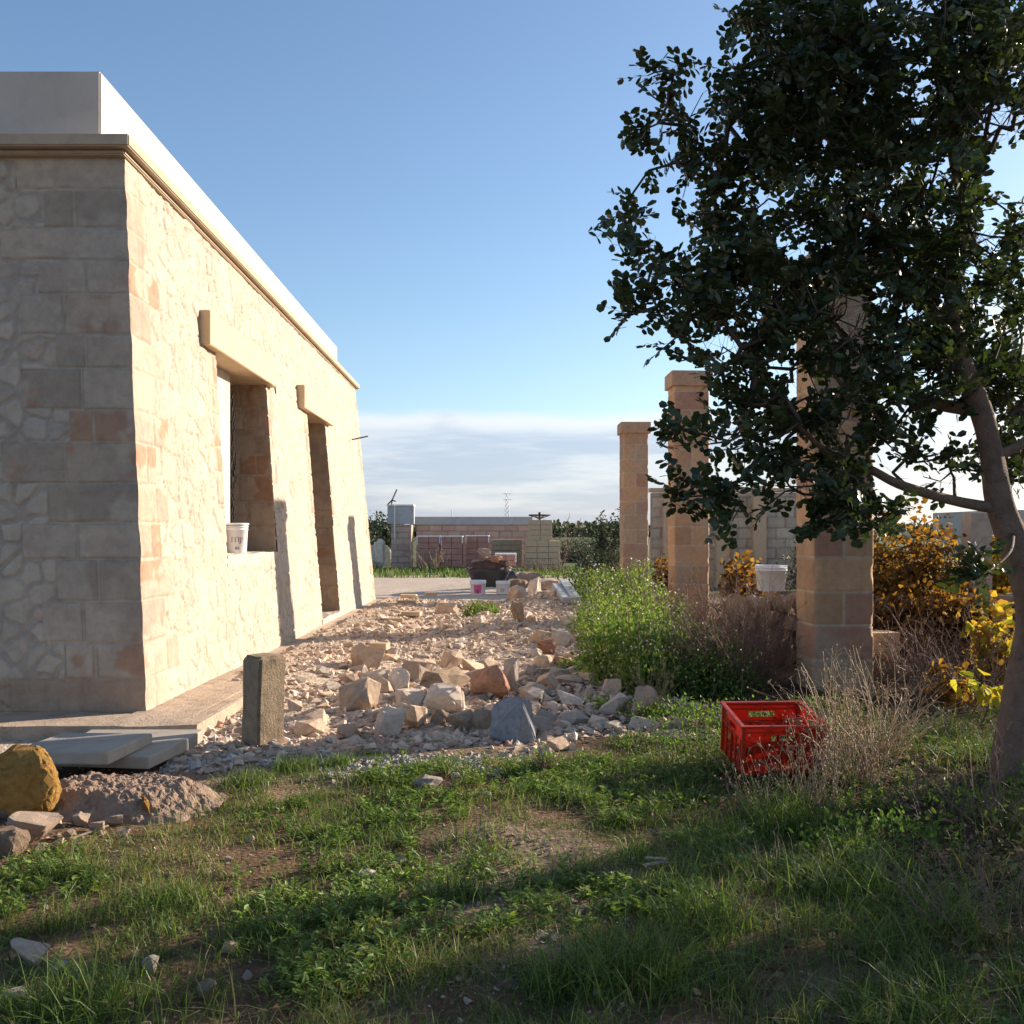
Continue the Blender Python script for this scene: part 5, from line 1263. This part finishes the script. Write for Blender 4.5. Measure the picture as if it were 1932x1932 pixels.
pallet(935, 973, 1046, 1068, 36, M['red_wrap'], 'low pinkish stack right behind the dark tub', True)
wh = empty('rusty_wheel', (wxu(1018, 41), 41, CAMH - (981 - 1005) / F * 41 + .03)); tag(wh, 'rusty iron wheel frame lying on the topmost block stack', 'wheel')
an = np.linspace(0, 2 * math.pi, 13); ring = np.stack([np.cos(an) * .42, np.sin(an) * .42, .16 + 0 * an], -1)
tubes('rim', ring[:-1], ring[1:], .03, .03, M['rust'], wh, 5); tubes('spokes', np.zeros((6, 3)) + [0, 0, .02], ring[:-1:2], .02, .02, M['rust'], wh, 4); tubes('hub', [(0, 0, -.03)], [(0, 0, .28)], .05, .05, M['rust'], wh, 8)
# rag and soil heap in a dark tub
tb = empty('mortar_tub', (P(922, 1100, 25.6).x, 25.6, 0)); tag(tb, 'dark tub heaped with rags and rubble beyond the yard stones', 'tub')
bm = bmesh.new(); lathe(bm, [(.001, .05), (.34, .05), (.5, .42), (.54, .44), (.54, .5), (.5, .5), (.45, .42), (.001, .4)], 20)
for v in bm.verts: v.co.x *= 1.05; v.co.y *= .75; v.co.z += .1
obj_bm('tub', bm, M['dark_tub'], tb, True)
me = rock_mesh(70, 26, 2, .15); me.materials.append(M['cloth_dark']); o = bpy.data.objects.new('rag_heap', me); COL.objects.link(o); o.parent = tb; o.scale = (1.1, .8, .30); o.location = (.0, 0, .52)
for i_, (dx, dz, sx_, m_) in enumerate([(-.3, .66, .3, 'rock_brown'), (.38, .62, .34, 'cloth_dark'), (.05, .74, .3, 'rock_brown'), (-.42, .56, .22, 'rock'), (.5, .55, .2, 'rock')]):
    me = rock_mesh(170 + i_, 12, 1, .12); me.materials.append(M[m_]); o = bpy.data.objects.new('rubble_piece', me); COL.objects.link(o); o.parent = tb; o.scale = (sx_, sx_, sx_ * .6); o.location = (dx, -.15, dz)
for a_, b_ in (((-.5, -.3, .6), (.1, -.2, .86)), ((.1, -.3, .66), (.62, -.1, .7))):
    tubes('stick', [a_], [b_], .02, .015, M['wood'], tb, 5)
me = rock_mesh(71, 14, 2, .1); me.materials.append(M['rock']); o = bpy.data.objects.new('stone_on_heap', me); COL.objects.link(o); o.parent = tb; o.scale = (.36, .3, .26); o.location = (-.12, -.05, .86)
me = rock_mesh(72, 14, 2, .1); me.materials.append(M['rock_red']); o = bpy.data.objects.new('brick_scrap', me); COL.objects.link(o); o.parent = tb; o.scale = (.34, .3, .2); o.location = (.18, -.2, .74)
tubes('legs', [(-.42, -.3, 0), (.42, -.3, 0), (-.42, .3, 0), (.42, .3, 0)], [(-.4, -.28, .35), (.4, -.28, .35), (-.4, .28, .35), (.4, .28, .35)], .02, .02, M['rust'], tb, 5)
for i, (u, v, w, h_, m_) in enumerate([(1000, 1098, 60, 26, 'mortar'), (975, 1108, 46, 22, 'rock_brown'), (1030, 1108, 50, 22, 'rock'), (960, 1090, 40, 20, 'dark_tub')]):
    rock(u, v + 6, w, h_, M[m_], ['crumbly brown heap of spoil right of the dark tub', 'brown stone pile at the foot of the spoil heap', 'beige stone at the right end of the spoil heap', 'dark lump beside the tub'][i], 800 + i, npts=24, rough=.08, zg=.05)
# white heap at far left
for i, (u, v, w, h_) in enumerate([(713, 1066, 34, 56), (728, 1062, 24, 40), (700, 1066, 26, 44)]):
    rock(u, v + 6, w, h_, M['rock_white'], 'whitish heap of quarry rubble beside the far pier', 820 + i, npts=24, rough=.1, zg=0, group='rubble heaps by the far pier', cat='rubble heap')
# walls behind the pillars at right
YR = 27.0
WH = [np.array([.58, .50, .40]), np.array([.54, .45, .35])]
r = blockwall('enclosure_wall', wxu(1228, YR), wxu(1640, YR), YR, 0, 2.55, .3, 15, WH, .5, .27); tag(r, 'pale concrete block wall with brown piers behind the pillars', 'wall')
for u in (1265, 1362, 1432, 1560): box('pier', (wxu(u, YR - .3) - r.location.x, -.26, 1.36), (.34, .3, 2.72), M['lintel'], r)
box('coping', (0, 0, 2.62), (wxu(1640, YR) - wxu(1228, YR) + .1, .42, .1), M['lintel'], r)
b = box('low_house', (0, 0, 1.1), (6, 5, 2.2), M['plaster'], None); b.location = (18.0, 34, 0); tag(b, 'pale flat roofed house far right beyond the tree trunk', 'house')
# pylon
py_ = empty('power_pylon', (wxu(957, 300), 300, 0)); tag(py_, 'thin lattice power pylon on the horizon', 'pylon')
hp = CAMH + (1005 - 929) / F * 300; A = []; B = []
for k_ in range(10):
    z0_, z1_ = hp * k_ / 10, hp * (k_ + 1) / 10; w0 = 1.0 * (1 - .75 * k_ / 10); w1 = 1.0 * (1 - .75 * (k_ + 1) / 10)
    for sx, sy_ in ((-1, -1), (1, -1), (1, 1), (-1, 1)): A.append((sx * w0, sy_ * w0, z0_)); B.append((sx * w1, sy_ * w1, z1_))
    A += [(-w0, -w0, z0_), (w0, -w0, z0_)]; B += [(w1, -w1, z1_), (-w1, -w1, z1_)]
for z_ in (hp * .84, hp * .97): A += [(-1.1, 0, z_)]; B += [(1.1, 0, z_)]
tubes('lattice', A, B, .06, .06, M['metal'], py_, 4)
py2 = empty('antenna_mast', (wxu(852, 200), 200, 0)); tag(py2, 'thin pale mast on the horizon left of the pylon', 'mast'); tubes('mast', [(0, 0, 0)], [(0, 0, CAMH + 43 / F * 200)], .12, .08, M['film'], py2, 5)
# shrubs and trees of the middle distance
def shrub(x, y, domes, n, L, label, mat='olive', name='shrub', Wf=.5):
    r = empty(name, (x, y, 0)); tag(r, label, 'shrub' if name == 'shrub' else 'tree')
    Pp, Nn = dome_leaves(n, domes, .3); N_ = len(Pp)
    leaves('foliage', Pp, rdir(N_, .4), Nn + rng.normal(size=(N_, 3)) * .6, L * rng.uniform(.6, 1.3, N_), L * Wf, M[mat], r, LANCE)
    mh = max(d_[2] + d_[5] for d_ in domes); mr = max(d_[3] for d_ in domes)
    A, B, RA, RB, _ = stems_up(12, mr, mh * .9, .6, 4, 1, L * .12); tubes('branches', A, B, RA, RB, M['twig'], r); return r
shrub(2.7, 29, [(0, 0, .3, .6, .6, 1.2), (.4, 0, .3, .5, .5, 1.0), (-.5, .2, .2, .5, .5, .8), (.3, 0, 1.2, .25, .25, 1.0), (-.15, 0, 1.1, .18, .2, .95)], 2200, .10, 'grey green shrub with upright shoots left of the far pillar')
shrub(1.9, 27, [(0, 0, 0, .9, .7, .5), (.6, .2, 0, .8, .7, .6)], 1400, .09, 'low scrub in front of the grey green shrub')
shrub(wxu(712, 58), 58, [(0, 0, 1.0, 1.2, 1.2, 1.6), (.9, .3, 1, 1, 1, 1.3)], 1600, .22, 'dark rounded tree behind the far pier at left', name='tree')
shrub(wxu(738, 52), 52, [(0, 0, 1.0, .9, 1, 1.4)], 1000, .2, 'small dark tree touching the grey cistern', name='tree')
shrub(wxu(690, 50), 50, [(0, 0, .2, .8, .8, 1.6)], 900, .18, 'brown green bush at the edge of the building', name='tree')
for i, (u, Y_, w_, h_) in enumerate([(1075, 60, 2.2, 1.0), (1110, 52, 1.6, .9), (1140, 70, 2.5, 1.3), (1090, 90, 4, 1.4), (1150, 45, 1.5, 1.0)]):
    shrub(wxu(u, Y_), Y_, [(0, 0, 0, w_, 1.0, h_)], 900, .2, ['low scrub on the field right of the stacks', 'scrub patch in the field, nearer', 'bushy scrub before the far pillar', 'long low thicket across the far field', 'rounded bush near the enclosure wall'][i])
tb2 = twig_bush((wxu(1045, 46), 46), .7, 2.6, 14, 'leafless sapling rising behind the topmost block stack', 'drytwig', .02, 2, .5, 'sapling', 'bare_sapling', z=0)
# grass verge of the track and dry weeds by stacks
n = 9000; X = rng.uniform(-9, 4, n); Y = rng.uniform(33.5, 40.5, n); k = rng.random(n) < sst(fbm(X * .6, Y * .6, 3, 5), .3, .6); X, Y = X[k], Y[k]; n = len(X)
tag(blades('verge_grass', X, Y, rng.uniform(.1, .3, n), rng.uniform(.02, .04, n), rng.uniform(.1, .8, n), M['grass'], rng.random(n) * .95), 'green verge beyond the gravel track', 'grass', kind='stuff')
twig_bush((wxu(812, 40.3), 40.3), .9, .95, 60, 'golden dry weeds before the leftmost block stack', 'drystem', .012, 1, .4, 'dry grass', 'dry_grass')
twig_bush((wxu(1020, 39), 39), 1.6, .6, 60, 'dry weeds before the widest block stack', 'drytwig', .012, 1, .4, 'dry grass', 'dry_grass')
# far wood along the horizon
n = 26000; X = rng.uniform(-260, 420, n); Y = rng.uniform(330, 420, n); hh = 4.5 * (.45 + .75 * fbm(X * .03, X * 0, 4, 6)) ; Zt = rng.random(n) ** .7 * hh
leaves('far_wood', np.stack([X, Y, Zt], -1), rdir(n), rdir(n, .5), rng.uniform(1.5, 3, n), rng.uniform(1, 2, n), M['olive'], None, OB)
tag(bpy.data.objects['far_wood'], 'dark line of woods along the horizon', 'woods', kind='stuff')
# bushes seen to the right, behind vines
shrub(8.6, 24, [(0, 0, .5, 1.3, 1, 1.5), (1.4, .4, .4, 1.2, 1, 1.3), (-1.3, .2, .3, 1, 1, 1.1)], 3200, .13, 'olive green shrubs behind the golden vine')
shrub(13.2, 26, [(0, 0, .4, 1.6, 1, 1.2), (1.6, .4, .4, 1.4, 1, 1.0)], 2200, .14, 'olive green shrubs beyond the pale posts at right')
shrub(6.3, 13.2, [(0, 0, .4, .7, .5, .9), (.8, .2, .4, .7, .5, .9)], 2200, .07, 'grey green bush behind the tree trunk at right')
